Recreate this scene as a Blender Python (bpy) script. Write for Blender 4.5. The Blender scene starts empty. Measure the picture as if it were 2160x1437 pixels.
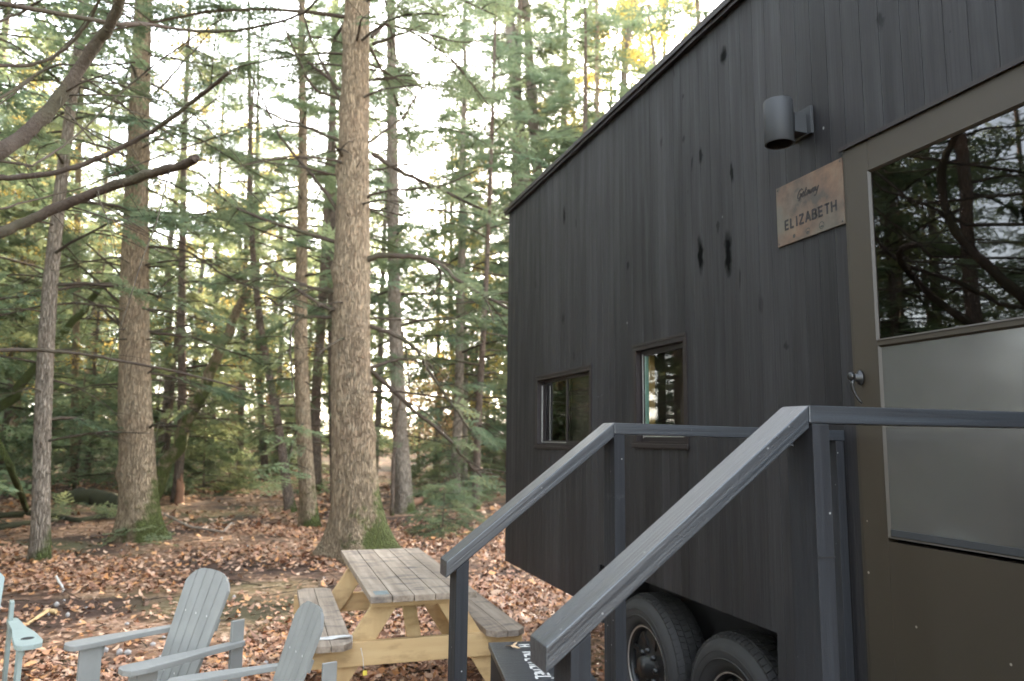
import bpy, bmesh, math, random
import numpy as np
from mathutils import Vector, Matrix, Quaternion
R = math.radians
C = bpy.context.scene.collection
rng = np.random.default_rng(7)
random.seed(7)

# ------------------------------------------------------------------ camera geometry (metres; X out of cabin wall = negative, Y along wall)
F_, YAW, PIT, ROL, HC = 1549.43, 0.31744, 0.13201, 0.01204, 1.65
fw = np.array([math.sin(YAW)*math.cos(PIT), math.cos(YAW)*math.cos(PIT), math.sin(PIT)])
rt = np.array([math.cos(YAW), -math.sin(YAW), 0.0]); up_ = np.cross(rt, fw)
rt2 = rt*math.cos(ROL)+up_*math.sin(ROL); up2 = -rt*math.sin(ROL)+up_*math.cos(ROL)
fh = np.array([math.sin(YAW), math.cos(YAW), 0.0])
CAM = np.array([0, 0, HC])
def ray(u, v): return fw+rt2*(u-1080)/F_-up2*(v-718.5)/F_
def at_x(u, v, x): d = ray(u, v); return CAM+d*x/d[0]
def at_y(u, v, y): d = ray(u, v); return CAM+d*y/d[1]
def at_z(u, v, z): d = ray(u, v); return CAM+d*(z-HC)/d[2]
def at_depth(u, v, dep): d = ray(u, v); return CAM+d*dep/(d@fh)
def ground_h(x, y):
    x = np.asarray(x, float); y = np.asarray(y, float)
    h = 0.014*np.clip(y-14, 0, 60)
    h = h+0.05*np.sin(x*0.9+1.3)*np.sin(y*0.7+.4)*np.clip((y-5)/6, 0, 1)+0.10*np.sin(x*0.31+.6)*np.sin(y*0.23)*np.clip((y-9)/10, 0, 1)
    return h
def at_ground(u, v):
    z = 0.0
    for _ in range(12):
        p = at_z(u, v, z); z = float(ground_h(p[0], p[1]))
    return at_z(u, v, z)

# ------------------------------------------------------------------ node helpers
def new_mat(name):
    m = bpy.data.materials.new(name); m.use_nodes = True
    nt = m.node_tree; b = nt.nodes['Principled BSDF']
    return m, nt, b
def N(nt, t, **k):
    n = nt.nodes.new(t)
    for a, v in k.items():
        if a.startswith('_'): setattr(n, a[1:], v)
        else: n.inputs[a.replace('__', ' ')].default_value = v
    return n
def L(nt, a, b): nt.links.new(a, b)
def ramp(nt, fac, stops):
    r = nt.nodes.new('ShaderNodeValToRGB'); e = r.color_ramp.elements
    while len(e) < len(stops): e.new(0.5)
    for el, (p, c) in zip(e, stops):
        el.position = p; el.color = (c[0], c[1], c[2], 1) if not isinstance(c, (int, float)) else (c, c, c, 1)
    L(nt, fac, r.inputs[0]); return r.outputs[0]
def mixc(nt, fac, a, b, mode='MIX'):
    m = nt.nodes.new('ShaderNodeMix'); m.data_type = 'RGBA'; m.blend_type = mode
    for s, v in ((0, fac), (6, a), (7, b)):
        if hasattr(v, 'links'): L(nt, v, m.inputs[s])
        else: m.inputs[s].default_value = v if s == 0 else (v[0], v[1], v[2], 1)
    return m.outputs[2]
def noise(nt, co, scale, detail=4, rough=.55, sc=None):
    if sc is not None:
        mp = nt.nodes.new('ShaderNodeMapping'); mp.inputs['Scale'].default_value = sc; L(nt, co, mp.inputs[0]); co = mp.outputs[0]
    n = N(nt, 'ShaderNodeTexNoise', Scale=scale, Detail=detail, Roughness=rough); L(nt, co, n.inputs['Vector']); return n.outputs[0]
def math_(nt, op, a, b=None, c=None):
    m = nt.nodes.new('ShaderNodeMath'); m.operation = op
    for i, v in enumerate((a, b, c)):
        if v is None: continue
        if hasattr(v, 'links'): L(nt, v, m.inputs[i])
        else: m.inputs[i].default_value = v
    return m.outputs[0]
def bump(nt, b, h, strength=.3, dist=.01):
    bp = N(nt, 'ShaderNodeBump', Strength=strength, Distance=dist); L(nt, h, bp.inputs['Height']); L(nt, bp.outputs[0], b.inputs['Normal'])
def coord(nt, kind='Object'): return nt.nodes.new('ShaderNodeTexCoord').outputs[kind]

# ------------------------------------------------------------------ materials
M = {}
def simple(name, col, rough=.5, metal=0, var=.25, scale=8, bmp=.0):
    m, nt, b = new_mat(name); co = coord(nt)
    n = noise(nt, co, scale)
    c = mixc(nt, n, [x*(1-var) for x in col], [x*(1+var) for x in col])
    L(nt, c, b.inputs['Base Color']); b.inputs['Roughness'].default_value = rough; b.inputs['Metallic'].default_value = metal
    if bmp: bump(nt, b, noise(nt, co, scale*12), bmp, .003)
    M[name] = m; return m
def grain_wood(name, c1, c2, rough=.6, g=(1.2, 45, 45), strength=.35, blotch=None, spec=.5, fine=1.0):
    m, nt, b = new_mat(name); co = coord(nt)
    n1 = noise(nt, co, 1.0, 6, .6, g); n2 = noise(nt, co, 3, 3)
    f = ramp(nt, n1, [(.3, 0.0), (.72, 1.0)])
    c = mixc(nt, f, c1, c2)
    if blotch:
        n3 = noise(nt, co, 1.0, 5, .65, (5, 12, 12)); c = mixc(nt, ramp(nt, n3, [(.5, 0.), (.72, .85)]), c, blotch)
    c = mixc(nt, math_(nt, 'MULTIPLY', n2, .35), c, [x*.55 for x in c1])
    if 'rail' in name:
        f3 = noise(nt, co, 1.0, 3, .6, tuple(x*1.6 if x > 5 else x*1.2 for x in g)); c = mixc(nt, ramp(nt, f3, [(.42, .0), (.58, .55)]), c, (.018, .018, .02))
        vs = N(nt, 'ShaderNodeTexVoronoi', Scale=26.0); L(nt, co, vs.inputs['Vector']); c = mixc(nt, ramp(nt, vs.outputs['Distance'], [(.05, .8), (.075, 0.)]), c, (.30, .30, .29))
        c = mixc(nt, ramp(nt, noise(nt, co, 5, 6, .75), [(.62, 0.), (.75, .5)]), c, (.10, .105, .105))
    L(nt, c, b.inputs['Base Color']); b.inputs['Roughness'].default_value = rough; b.inputs['Specular IOR Level'].default_value = spec
    hh = math_(nt, 'ADD', n1, math_(nt, 'MULTIPLY', noise(nt, co, 350, 2), .25*fine))
    bump(nt, b, hh, strength, .004); M[name] = m; return m
grain_wood('rail_paint', (.021, .0245, .029), (.040, .047, .055), .36, (1.5, 60, 60), .6, None, .7)
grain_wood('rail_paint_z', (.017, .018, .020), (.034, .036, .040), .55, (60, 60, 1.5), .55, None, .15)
grain_wood('weathered_wood', (.21, .16, .115), (.44, .36, .275), .75, (30, 1.5, 30), .5, (.06, .055, .055), .3)
grain_wood('pine_wood', (.52, .345, .16), (.64, .46, .235), .6, (14, 14, 1.5), .2, (.33, .21, .09), .4)
grain_wood('pine_wood_x', (.52, .345, .16), (.64, .46, .235), .6, (1.5, 14, 14), .2, (.33, .21, .09), .4)
grain_wood('interior_wood', (.34, .20, .06), (.42, .27, .09), .5, (14, 14, 1.5), .1)
grain_wood('dead_wood', (.26, .21, .17), (.40, .33, .26), .85, (4, 30, 30), .5, None, .2)
simple('chair_plastic', (.225, .225, .208), .5, 0, .22, 7, .12)
simple('chair_plastic_light', (.26, .31, .285), .5, 0, .12, 9, .1)
simple('black_metal', (.010, .010, .010), .38, .0, .3, 20, .03)
simple('roof_metal', (.017, .012, .012), .45, .3, .4, 9, .1)
simple('chassis_black', (.008, .007, .007), .9, 0, .3, 10, .1)
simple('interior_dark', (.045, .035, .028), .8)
simple('white_rope', (.62, .60, .56), .8, 0, .2, 60, .4)
simple('yellow_plastic', (.75, .6, .08), .5)
simple('teal_trim', (.20, .40, .36), .5); simple('sticker', (.13, .17, .17), .5, 0, .5, 30)
simple('lamp_paint', (.026, .028, .030), .65, .0, .15, 300, .2)
simple('chrome_dull', (.45, .44, .42), .35, .8)
simple('pebble', (.36, .33, .30), .8, 0, .4, 40)
simple('screw', (.02, .02, .02), .5)

def siding_mat():
    m, nt, b = new_mat('charred_siding'); co = coord(nt)
    at = N(nt, 'ShaderNodeAttribute', _attribute_name='tint').outputs['Fac']
    g1 = noise(nt, co, 1.0, 5, .6, (1, 120, 2.2)); g2 = noise(nt, co, 1.0, 4, .6, (1, 14, .9))
    wv = N(nt, 'ShaderNodeTexWave', Scale=1.0, Distortion=6.0, Detail=3.0, _wave_type='BANDS', _bands_direction='Y')
    wv.inputs['Detail Scale'].default_value = .6
    mp = nt.nodes.new('ShaderNodeMapping'); mp.inputs['Scale'].default_value = (1, 9, .7); L(nt, co, mp.inputs[0]); L(nt, mp.outputs[0], wv.inputs['Vector'])
    c = mixc(nt, at, (.011, .0100, .0104), (.028, .0265, .0275))
    c = mixc(nt, ramp(nt, g1, [(.38, 0.), (.62, 1.)]), mixc(nt, .45, c, (.006, .006, .007)), c)
    c = mixc(nt, ramp(nt, g2, [(.45, 0.), (.75, .35)]), c, (.040, .041, .045))
    # knots and dark tear shaped marks burnt into individual boards
    kn = None
    sep = nt.nodes.new('ShaderNodeSeparateXYZ')
    wob = N(nt, 'ShaderNodeTexNoise', Scale=18.0, Detail=3.0); L(nt, co, wob.inputs['Vector'])
    va = nt.nodes.new('ShaderNodeVectorMath'); va.operation = 'MULTIPLY_ADD'; L(nt, wob.outputs['Color'], va.inputs[0]); va.inputs[1].default_value = (.05, .05, .09); L(nt, co, va.inputs[2])
    L(nt, va.outputs[0], sep.inputs[0])
    for (u, v, a, h, s) in ((1190, 455, .028, .085, .9), (1478, 540, .032, .11, 1.), (1536, 540, .034, .13, 1.), (1526, 118, .03, .06, .95), (1478, 325, .018, .045, .85), (1544, 362, .016, .06, .9), (1460, 345, .012, .05, .7),
                           (1188, 672, .022, .06, .65), (1211, 750, .016, .04, .8), (1442, 295, .02, .03, .6), (1325, 562, .018, .035, .8), (1420, 148, .012, .05, .6), (1515, 480, .014, .05, .6), (1855, 40, .02, .05, .6),
                           (1215, 470, .012, .05, .6), (1440, 208, .012, .02, .8), (1560, 590, .012, .06, .6), (1660, 730, .02, .02, .5), (1130, 600, .02, .05, .4), (1450, 950, .02, .03, .5), (1395, 300, .015, .03, .5), (1605, 640, .015, .06, .4)):
        p = at_x(u, v, 2.05)
        dy = math_(nt, 'DIVIDE', math_(nt, 'SUBTRACT', sep.outputs[1], float(p[1])+.025), a)
        dz = math_(nt, 'DIVIDE', math_(nt, 'SUBTRACT', sep.outputs[2], float(p[2])+.045), h)
        d = math_(nt, 'ADD', math_(nt, 'MULTIPLY', dy, dy), math_(nt, 'MULTIPLY', dz, dz))
        q = math_(nt, 'MULTIPLY', math_(nt, 'MINIMUM', math_(nt, 'MULTIPLY', math_(nt, 'SUBTRACT', 1.0, math_(nt, 'MINIMUM', d, 1.0)), 1.25), 1.0), s)
        kn = q if kn is None else math_(nt, 'MAXIMUM', kn, q)
    c = mixc(nt, kn, c, (.003, .003, .003))
    nh = N(nt, 'ShaderNodeTexVoronoi', Scale=1.0); mp2 = nt.nodes.new('ShaderNodeMapping'); mp2.inputs['Scale'].default_value = (1, 7, 5); L(nt, co, mp2.inputs[0]); L(nt, mp2.outputs[0], nh.inputs['Vector'])
    c = mixc(nt, ramp(nt, nh.outputs['Distance'], [(.035, 1.), (.055, 0.)]), c, (.004, .004, .004))
    nh2 = N(nt, 'ShaderNodeTexVoronoi', Scale=1.0); mp3 = nt.nodes.new('ShaderNodeMapping'); mp3.inputs['Scale'].default_value = (1, 3.1, 2.3); mp3.inputs['Location'].default_value = (0, 1.3, .7); L(nt, co, mp3.inputs[0]); L(nt, mp3.outputs[0], nh2.inputs['Vector'])
    c = mixc(nt, ramp(nt, nh2.outputs['Distance'], [(.012, .8), (.02, 0.)]), c, (.25, .25, .24))
    stn = noise(nt, co, 1.0, 5, .7, (1, 5, .8)); c = mixc(nt, ramp(nt, stn, [(.52, 0.), (.66, .55)]), c, (.009, .0085, .009))
    L(nt, c, b.inputs['Base Color'])
    L(nt, ramp(nt, g2, [(.3, .62), (.7, .46)]), b.inputs['Roughness']); L(nt, math_(nt, 'MULTIPLY_ADD', kn, -.26, .27), b.inputs['Specular IOR Level'])
    hh = math_(nt, 'ADD', math_(nt, 'MULTIPLY', g1, 1.0), math_(nt, 'MULTIPLY', noise(nt, co, 400, 2), .3))
    hh = math_(nt, 'ADD', hh, math_(nt, 'MULTIPLY', g2, .6))
    bump(nt, b, hh, .32, .004); M['siding'] = m
siding_mat()
def plain_door(name, col, rough):
    m, nt, b = new_mat(name); co = coord(nt)
    c = mixc(nt, noise(nt, co, 2.2, 5), [x*.82 for x in col], [x*1.15 for x in col])
    sc = N(nt, 'ShaderNodeTexVoronoi', Scale=9.0); L(nt, co, sc.inputs['Vector'])
    c = mixc(nt, ramp(nt, sc.outputs['Distance'], [(.035, .8), (.05, 0.)]), c, (.3, .27, .22))
    L(nt, c, b.inputs['Base Color']); b.inputs['Roughness'].default_value = rough; b.inputs['Specular IOR Level'].default_value = .45
    bump(nt, b, noise(nt, co, 260, 2), .12, .002); M[name] = m
plain_door('door_paint', (.031, .0235, .0145), .5)
def screen_mat():
    m, nt, b = new_mat('insect_screen'); co = coord(nt)
    w1 = N(nt, 'ShaderNodeTexWave', Scale=160.0, _bands_direction='Y'); w2 = N(nt, 'ShaderNodeTexWave', Scale=160.0, _bands_direction='Z')
    L(nt, co, w1.inputs['Vector']); L(nt, co, w2.inputs['Vector'])
    h = math_(nt, 'MAXIMUM', w1.outputs['Fac'], w2.outputs['Fac'])
    c = mixc(nt, h, (.032, .031, .029), (.058, .056, .053)); c = mixc(nt, ramp(nt, noise(nt, co, 3, 4), [(.4, 0.), (.8, .15)]), c, (.10, .10, .10))
    L(nt, c, b.inputs['Base Color']); b.inputs['Roughness'].default_value = .2; b.inputs['Specular IOR Level'].default_value = 1.0; b.inputs['Coat Weight'].default_value = 1; b.inputs['Coat Roughness'].default_value = .10
    bump(nt, b, h, .15, .001); M['screen'] = m
screen_mat()
def glass_mat(name, tint, boost=1.6):
    m, nt, b = new_mat(name); nt.nodes.remove(b)
    out = nt.nodes['Material Output']
    tr = N(nt, 'ShaderNodeBsdfTransparent', Color=(*tint, 1)); gl = N(nt, 'ShaderNodeBsdfGlossy', Roughness=.012)
    fr = N(nt, 'ShaderNodeFresnel', IOR=1.52); bf = math_(nt, 'SUBTRACT', 1.0, nt.nodes.new('ShaderNodeNewGeometry').outputs['Backfacing']); f = math_(nt, 'MULTIPLY', bf, math_(nt, 'MINIMUM', math_(nt, 'MULTIPLY', fr.outputs[0], boost), 1.0))
    co = coord(nt); bp = N(nt, 'ShaderNodeBump', Strength=.04, Distance=.01); L(nt, noise(nt, co, 3, 2), bp.inputs['Height']); L(nt, bp.outputs[0], gl.inputs['Normal'])
    mx = nt.nodes.new('ShaderNodeMixShader'); L(nt, f, mx.inputs[0]); L(nt, tr.outputs[0], mx.inputs[1]); L(nt, gl.outputs[0], mx.inputs[2]); L(nt, mx.outputs[0], out.inputs[0]); M[name] = m
glass_mat('glass', (.85, .86, .82), 1.6); glass_mat('dark_glass', (.15, .13, .12), 1.7)
def plate_mat():
    m, nt, b = new_mat('patina_plate'); co = coord(nt)
    n1 = noise(nt, co, 9, 5, .6); n2 = noise(nt, co, 4.5, 4, .6); n3 = noise(nt, co, 45, 3)
    c = ramp(nt, n1, [(.36, (.055, .048, .04)), (.5, (.125, .078, .052)), (.66, (.19, .115, .068))])
    c = mixc(nt, ramp(nt, n2, [(.46, 0.), (.62, .75)]), c, (.085, .095, .078))
    c = mixc(nt, math_(nt, 'MULTIPLY', n3, .5), c, (.06, .05, .042))
    L(nt, c, b.inputs['Base Color']); b.inputs['Roughness'].default_value = .6; b.inputs['Specular IOR Level'].default_value = .3
    bump(nt, b, n3, .15, .002); M['plate'] = m
plate_mat(); simple('letter_black', (.02, .017, .016), .7); simple('stamp_grey', (.022, .023, .02), .7)

def bark_mat(name, c1, c2, moss_h=0.6, moss_amt=1.0, reddish=0.3):
    m, nt, b = new_mat(name); co = coord(nt)
    v = N(nt, 'ShaderNodeTexVoronoi', Scale=1.0, _feature='DISTANCE_TO_EDGE')
    wv = noise(nt, co, 3.0, 3)
    va = nt.nodes.new('ShaderNodeVectorMath'); va.operation = 'MULTIPLY_ADD'
    nz = N(nt, 'ShaderNodeTexNoise', Scale=7.0, Detail=3.0); L(nt, co, nz.inputs['Vector'])
    L(nt, nz.outputs['Color'], va.inputs[0]); va.inputs[1].default_value = (.05, .05, .25); L(nt, co, va.inputs[2])
    mp = nt.nodes.new('ShaderNodeMapping'); mp.inputs['Scale'].default_value = (44, 44, 5); L(nt, va.outputs[0], mp.inputs[0]); L(nt, mp.outputs[0], v.inputs['Vector'])
    n1 = noise(nt, co, 1.0, 6, .65, (40, 40, 6)); n2 = noise(nt, co, 1.3, 3)
    ridge = ramp(nt, v.outputs['Distance'], [(.0, 0.), (.22, 1.)])
    c = mixc(nt, ridge, [x*.5 for x in c1], c1)
    c = mixc(nt, ramp(nt, n1, [(.35, 0.), (.7, 1.)]), c, c2)
    c = mixc(nt, ramp(nt, n2, [(.45, 0.), (.7, reddish)]), c, (.25, .13, .085))
    ln = noise(nt, co, 5.5, 4, .7)
    c = mixc(nt, ramp(nt, ln, [(.6, 0.), (.72, .25)]), c, (.26, .28, .22))
    sep = nt.nodes.new('ShaderNodeSeparateXYZ'); L(nt, co, sep.inputs[0])
    mh = math_(nt, 'SUBTRACT', 1.0, math_(nt, 'DIVIDE', sep.outputs[2], moss_h*2.2))
    mm = math_(nt, 'MULTIPLY', math_(nt, 'ADD', mh, math_(nt, 'MULTIPLY', math_(nt, 'SUBTRACT', noise(nt, co, 3.2, 4, .7), .5), 2.6)), moss_amt)
    side = math_(nt, 'MULTIPLY', sep.outputs[0], 1.6)
    mm = math_(nt, 'ADD', mm, side)
    c = mixc(nt, ramp(nt, mm, [(.45, 0.), (.85, .9)]), c, mixc(nt, noise(nt, co, 60, 2), (.035, .06, .010), (.11, .14, .03)))
    c = mixc(nt, math_(nt, 'MULTIPLY', math_(nt, 'SUBTRACT', 1.0, ridge), .38), c, (.05, .036, .026))
    L(nt, c, b.inputs['Base Color']); b.inputs['Roughness'].default_value = .9; b.inputs['Specular IOR Level'].default_value = .15
    bump(nt, b, math_(nt, 'ADD', ridge, n1), 1.0, .035); M[name] = m
bark_mat('bark', (.28, .20, .125), (.46, .36, .235), .6, 1.0, .2); bark_mat('bark_grey', (.25, .20, .15), (.38, .32, .25), .5, .8, .12)
bark_mat('bark_dark', (.15, .11, .085), (.24, .185, .14), .5, .7, .3)
def twig_mat():
    m, nt, b = new_mat('branch_bark'); co = coord(nt)
    c = mixc(nt, noise(nt, co, 6, 5, .7), (.028, .019, .013), (.105, .080, .060)); c = mixc(nt, ramp(nt, noise(nt, co, 2.0, 3), [(.45, 0.), (.75, .55)]), c, (.075, .08, .038))
    L(nt, c, b.inputs['Base Color']); b.inputs['Roughness'].default_value = .9; b.inputs['Specular IOR Level'].default_value = .15
    bump(nt, b, noise(nt, co, 60, 4), 1.0, .012); M['branch'] = m
twig_mat()
def leaf_mat(name, c1, c2, c3, transl=.35):
    m, nt, b = new_mat(name); nt.nodes.remove(b); out = nt.nodes['Material Output']
    at = N(nt, 'ShaderNodeAttribute', _attribute_name='tint').outputs['Fac']
    oi = nt.nodes.new('ShaderNodeObjectInfo').outputs['Random']
    c = ramp(nt, at, [(.0, c1), (.5, c2), (1., c3)])
    hs = N(nt, 'ShaderNodeHueSaturation'); L(nt, c, hs.inputs['Color']); L(nt, math_(nt, 'MULTIPLY_ADD', oi, .5, .78), hs.inputs['Value']); L(nt, math_(nt, 'MULTIPLY_ADD', oi, .03, .485), hs.inputs['Hue'])
    df = nt.nodes.new('ShaderNodeBsdfDiffuse'); tl = nt.nodes.new('ShaderNodeBsdfTranslucent'); L(nt, hs.outputs[0], df.inputs[0]); L(nt, mixc(nt, .45, hs.outputs[0], c3), tl.inputs[0])
    mx = nt.nodes.new('ShaderNodeMixShader'); mx.inputs[0].default_value = transl; L(nt, df.outputs[0], mx.inputs[1]); L(nt, tl.outputs[0], mx.inputs[2]); L(nt, mx.outputs[0], out.inputs[0]); M[name] = m
leaf_mat('hemlock', (.085, .135, .085), (.17, .225, .135), (.31, .34, .17), .54)
leaf_mat('autumn', (.42, .27, .06), (.55, .42, .10), (.62, .52, .18), .55)
leaf_mat('beech', (.34, .19, .10), (.50, .30, .17), (.55, .38, .2), .4)
def litter_mat():
    m, nt, b = new_mat('leaf_litter')
    a = N(nt, 'ShaderNodeAttribute', _attribute_name='col'); co = coord(nt)
    c = mixc(nt, math_(nt, 'MULTIPLY', noise(nt, co, 45, 3), .5), a.outputs['Color'], (.10, .055, .035))
    L(nt, c, b.inputs['Base Color']); b.inputs['Roughness'].default_value = .55; b.inputs['Specular IOR Level'].default_value = .35; M['litter'] = m
litter_mat()
def ground_mat():
    m, nt, b = new_mat('forest_floor'); co = coord(nt)
    v = N(nt, 'ShaderNodeTexVoronoi', Scale=13.0); v2 = N(nt, 'ShaderNodeTexVoronoi', Scale=31.0)
    for q in (v, v2): L(nt, co, q.inputs['Vector'])
    s = nt.nodes.new('ShaderNodeSeparateColor'); L(nt, v.outputs['Color'], s.inputs[0])
    s2 = nt.nodes.new('ShaderNodeSeparateColor'); L(nt, v2.outputs['Color'], s2.inputs[0])
    leaf = ramp(nt, s.outputs[0], [(.0, (.10, .050, .027)), (.35, (.28, .155, .08)), (.7, (.42, .25, .15)), (1., (.54, .36, .24))])
    leaf = mixc(nt, ramp(nt, s2.outputs[1], [(.4, 0.), (.6, .6)]), leaf, (.13, .07, .045))
    soil = mixc(nt, noise(nt, co, 30, 5, .7), (.035, .02, .014), (.10, .06, .042))
    c = mixc(nt, ramp(nt, noise(nt, co, .55, 5, .6), [(.44, 0.), (.56, 1.)]), soil, leaf)
    gz = ramp(nt, noise(nt, co, .22, 4, .6), [(.5, 0.), (.62, .6)])
    c = mixc(nt, gz, c, mixc(nt, noise(nt, co, 9, 4), (.06, .085, .025), (.16, .18, .07)))
    L(nt, c, b.inputs['Base Color']); b.inputs['Roughness'].default_value = .9; b.inputs['Specular IOR Level'].default_value = .2
    bump(nt, b, math_(nt, 'ADD', s.outputs[0], noise(nt, co, 12, 5)), .6, .03); M['ground'] = m
ground_mat()
def tyre_mat():
    m, nt, b = new_mat('tyre_rubber'); co = coord(nt)
    c = mixc(nt, noise(nt, co, 12, 5), (.012, .0115, .011), (.030, .028, .026))
    L(nt, c, b.inputs['Base Color']); b.inputs['Roughness'].default_value = .75; bump(nt, b, noise(nt, co, 90, 3), .15, .003); M['rubber'] = m
tyre_mat()

# ------------------------------------------------------------------ mesh helpers
def tag(o, label=None, cat=None, group=None, kind=None):
    if label: o['label'] = label
    if cat: o['category'] = cat
    if group: o['group'] = group
    if kind: o['kind'] = kind
    return o
def link(o, parent=None):
    C.objects.link(o)
    if parent is not None:
        o.parent = parent; o.matrix_parent_inverse = Matrix.Identity(4)
    return o
def empty(name, loc, rz=0, label=None, cat=None, group=None):
    o = bpy.data.objects.new(name, None); o.empty_display_size = .2; o.location = loc; o.rotation_euler = (0, 0, rz); C.objects.link(o)
    return tag(o, label, cat, group)
def np_mesh(name, V, faces, mat, smooth=False, attrs=None):
    """faces: list of int arrays (n,k)"""
    me = bpy.data.meshes.new(name); V = np.asarray(V, np.float32)
    me.vertices.add(len(V)); me.vertices.foreach_set('co', V.ravel())
    faces = [np.asarray(f, np.int32) for f in faces if len(f)]
    tot = sum(f.size for f in faces); nf = sum(len(f) for f in faces)
    me.loops.add(tot); me.polygons.add(nf)
    me.loops.foreach_set('vertex_index', np.concatenate([f.ravel() for f in faces]))
    lt = np.concatenate([np.full(len(f), f.shape[1], np.int32) for f in faces]); ls = np.concatenate([[0], np.cumsum(lt)[:-1]]).astype(np.int32)
    me.polygons.foreach_set('loop_start', ls); me.polygons.foreach_set('loop_total', lt)
    if smooth: me.polygons.foreach_set('use_smooth', np.ones(nf, bool))
    for k, a in (attrs or {}).items():
        a = np.asarray(a, np.float32)
        if a.ndim == 1: me.attributes.new(k, 'FLOAT', 'POINT').data.foreach_set('value', a)
        else: me.attributes.new(k, 'FLOAT_COLOR', 'POINT').data.foreach_set('color', a.ravel())
    me.update(); me.validate()
    if mat: me.materials.append(mat)
    return me
def obj(name, me, parent=None, mw=None):
    o = bpy.data.objects.new(name, me)
    if mw is not None: o.matrix_basis = mw
    return link(o, parent)
class MB:
    """bmesh collector in the parent's space"""
    def __init__(s): s.bm = bmesh.new()
    def hexa(s, P, bev=0):
        vs = [s.bm.verts.new(p) for p in P]
        fs = [s.bm.faces.new([vs[i] for i in f]) for f in ((0, 3, 2, 1), (4, 5, 6, 7), (0, 1, 5, 4), (1, 2, 6, 5), (2, 3, 7, 6), (3, 0, 4, 7))]
        if bev:
            es = list({e for f in fs for e in f.edges}); bmesh.ops.bevel(s.bm, geom=es, offset=bev, segments=2, profile=.6, affect='EDGES', clamp_overlap=True)
        return s
    def box(s, x0, x1, y0, y1, z0, z1, bev=0):
        return s.hexa([(x0, y0, z0), (x1, y0, z0), (x1, y1, z0), (x0, y1, z0), (x0, y0, z1), (x1, y0, z1), (x1, y1, z1), (x0, y1, z1)], bev)
    def prism(s, poly, h0, h1, axis='z', bev=0):
        def mk(p, h): return {'z': (p[0], p[1], h), 'y': (p[0], h, p[1]), 'x': (h, p[0], p[1])}[axis]
        a = [s.bm.verts.new(mk(p, h0)) for p in poly]; b = [s.bm.verts.new(mk(p, h1)) for p in poly]
        fs = [s.bm.faces.new(a), s.bm.faces.new(b[::-1])]; n = len(poly)
        for i in range(n): fs.append(s.bm.faces.new((a[i], b[i], b[(i+1) % n], a[(i+1) % n])))
        bmesh.ops.recalc_face_normals(s.bm, faces=fs)
        if bev: bmesh.ops.bevel(s.bm, geom=list({e for f in fs for e in f.edges}), offset=bev, segments=2, profile=.6, affect='EDGES', clamp_overlap=True)
        return s
    def bar(s, p0, p1, w, t, side=(0, 1, 0), bev=0):
        p0 = Vector(p0); p1 = Vector(p1); d = (p1-p0).normalized(); sd = Vector(side); sd = (sd-d*sd.dot(d)).normalized(); n = d.cross(sd)
        P = []
        for p in (p0, p1):
            for a, b_ in ((-1, -1), (1, -1), (1, 1), (-1, 1)): P.append(p+sd*a*w/2+n*b_*t/2)
        return s.hexa(P, bev)
    def lathe(s, prof, n=24, axis='z', loc=(0, 0, 0), cap=True, sc=(1, 1)):
        rings = []
        for r, h in prof:
            ring = []
            for i in range(n):
                a = 2*math.pi*i/n; x, y = r*math.cos(a)*sc[0], r*math.sin(a)*sc[1]
                p = {'z': (x, y, h), 'y': (x, h, y), 'x': (h, x, y)}[axis]
                ring.append(s.bm.verts.new((p[0]+loc[0], p[1]+loc[1], p[2]+loc[2])))
            rings.append(ring)
        for a, b_ in zip(rings, rings[1:]):
            for i in range(n): s.bm.faces.new((a[i], a[(i+1) % n], b_[(i+1) % n], b_[i])).smooth = True
        if cap:
            s.bm.faces.new(rings[0][::-1]); s.bm.faces.new(rings[-1])
        return s
    def tube(s, pts, rad, n=8, cap=True):
        V, Fq = tube_np(pts, rad, n); vs = [s.bm.verts.new(v) for v in V]
        for f in Fq: s.bm.faces.new([vs[i] for i in f]).smooth = True
        if cap:
            s.bm.faces.new(vs[:n][::-1]); s.bm.faces.new(vs[-n:])
        return s
    def build(s, name, mat, parent=None, mw=None, recalc=True):
        if recalc: bmesh.ops.recalc_face_normals(s.bm, faces=s.bm.faces)
        if mw is not None: s.bm.transform(mw.inverted())
        me = bpy.data.meshes.new(name); s.bm.to_mesh(me); s.bm.free(); me.materials.append(mat)
        return obj(name, me, parent, mw)
def tube_np(pts, rad, n=6):
    pts = np.asarray(pts, float); m = len(pts); rad = np.broadcast_to(np.asarray(rad, float), (m,)) if np.ndim(rad) == 0 else np.asarray(rad, float)
    t = np.gradient(pts, axis=0); t /= np.linalg.norm(t, axis=1)[:, None]+1e-9
    ref = np.array([0, 0, 1.]) if abs(t[0][2]) < .8 else np.array([1., 0, 0])
    V = []
    for i in range(m):
        a = np.cross(t[i], ref); a /= np.linalg.norm(a)+1e-9; b = np.cross(a, t[i])
        ang = np.arange(n)*2*np.pi/n
        V.append(pts[i]+rad[i]*(np.cos(ang)[:, None]*a+np.sin(ang)[:, None]*b))
    V = np.concatenate(V); F = []
    for i in range(m-1):
        k = np.arange(n); F.append(np.stack([i*n+k, i*n+(k+1) % n, (i+1)*n+(k+1) % n, (i+1)*n+k], 1))
    return V, np.concatenate(F)
class NP:
    def __init__(s): s.V = []; s.F = []; s.n = 0; s.A = []
    def add(s, V, F, a=0.5):
        s.V.append(V); s.F.append(np.asarray(F)+s.n); s.n += len(V); s.A.append(np.broadcast_to(a, (len(V),)) if np.ndim(a) == 0 else a)
    def mesh(s, name, mat, smooth=False):
        ks = {}
        for f in s.F: ks.setdefault(f.shape[1], []).append(f)
        return np_mesh(name, np.concatenate(s.V), [np.concatenate(v) for v in ks.values()], mat, smooth, {'tint': np.concatenate(s.A)})

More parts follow.
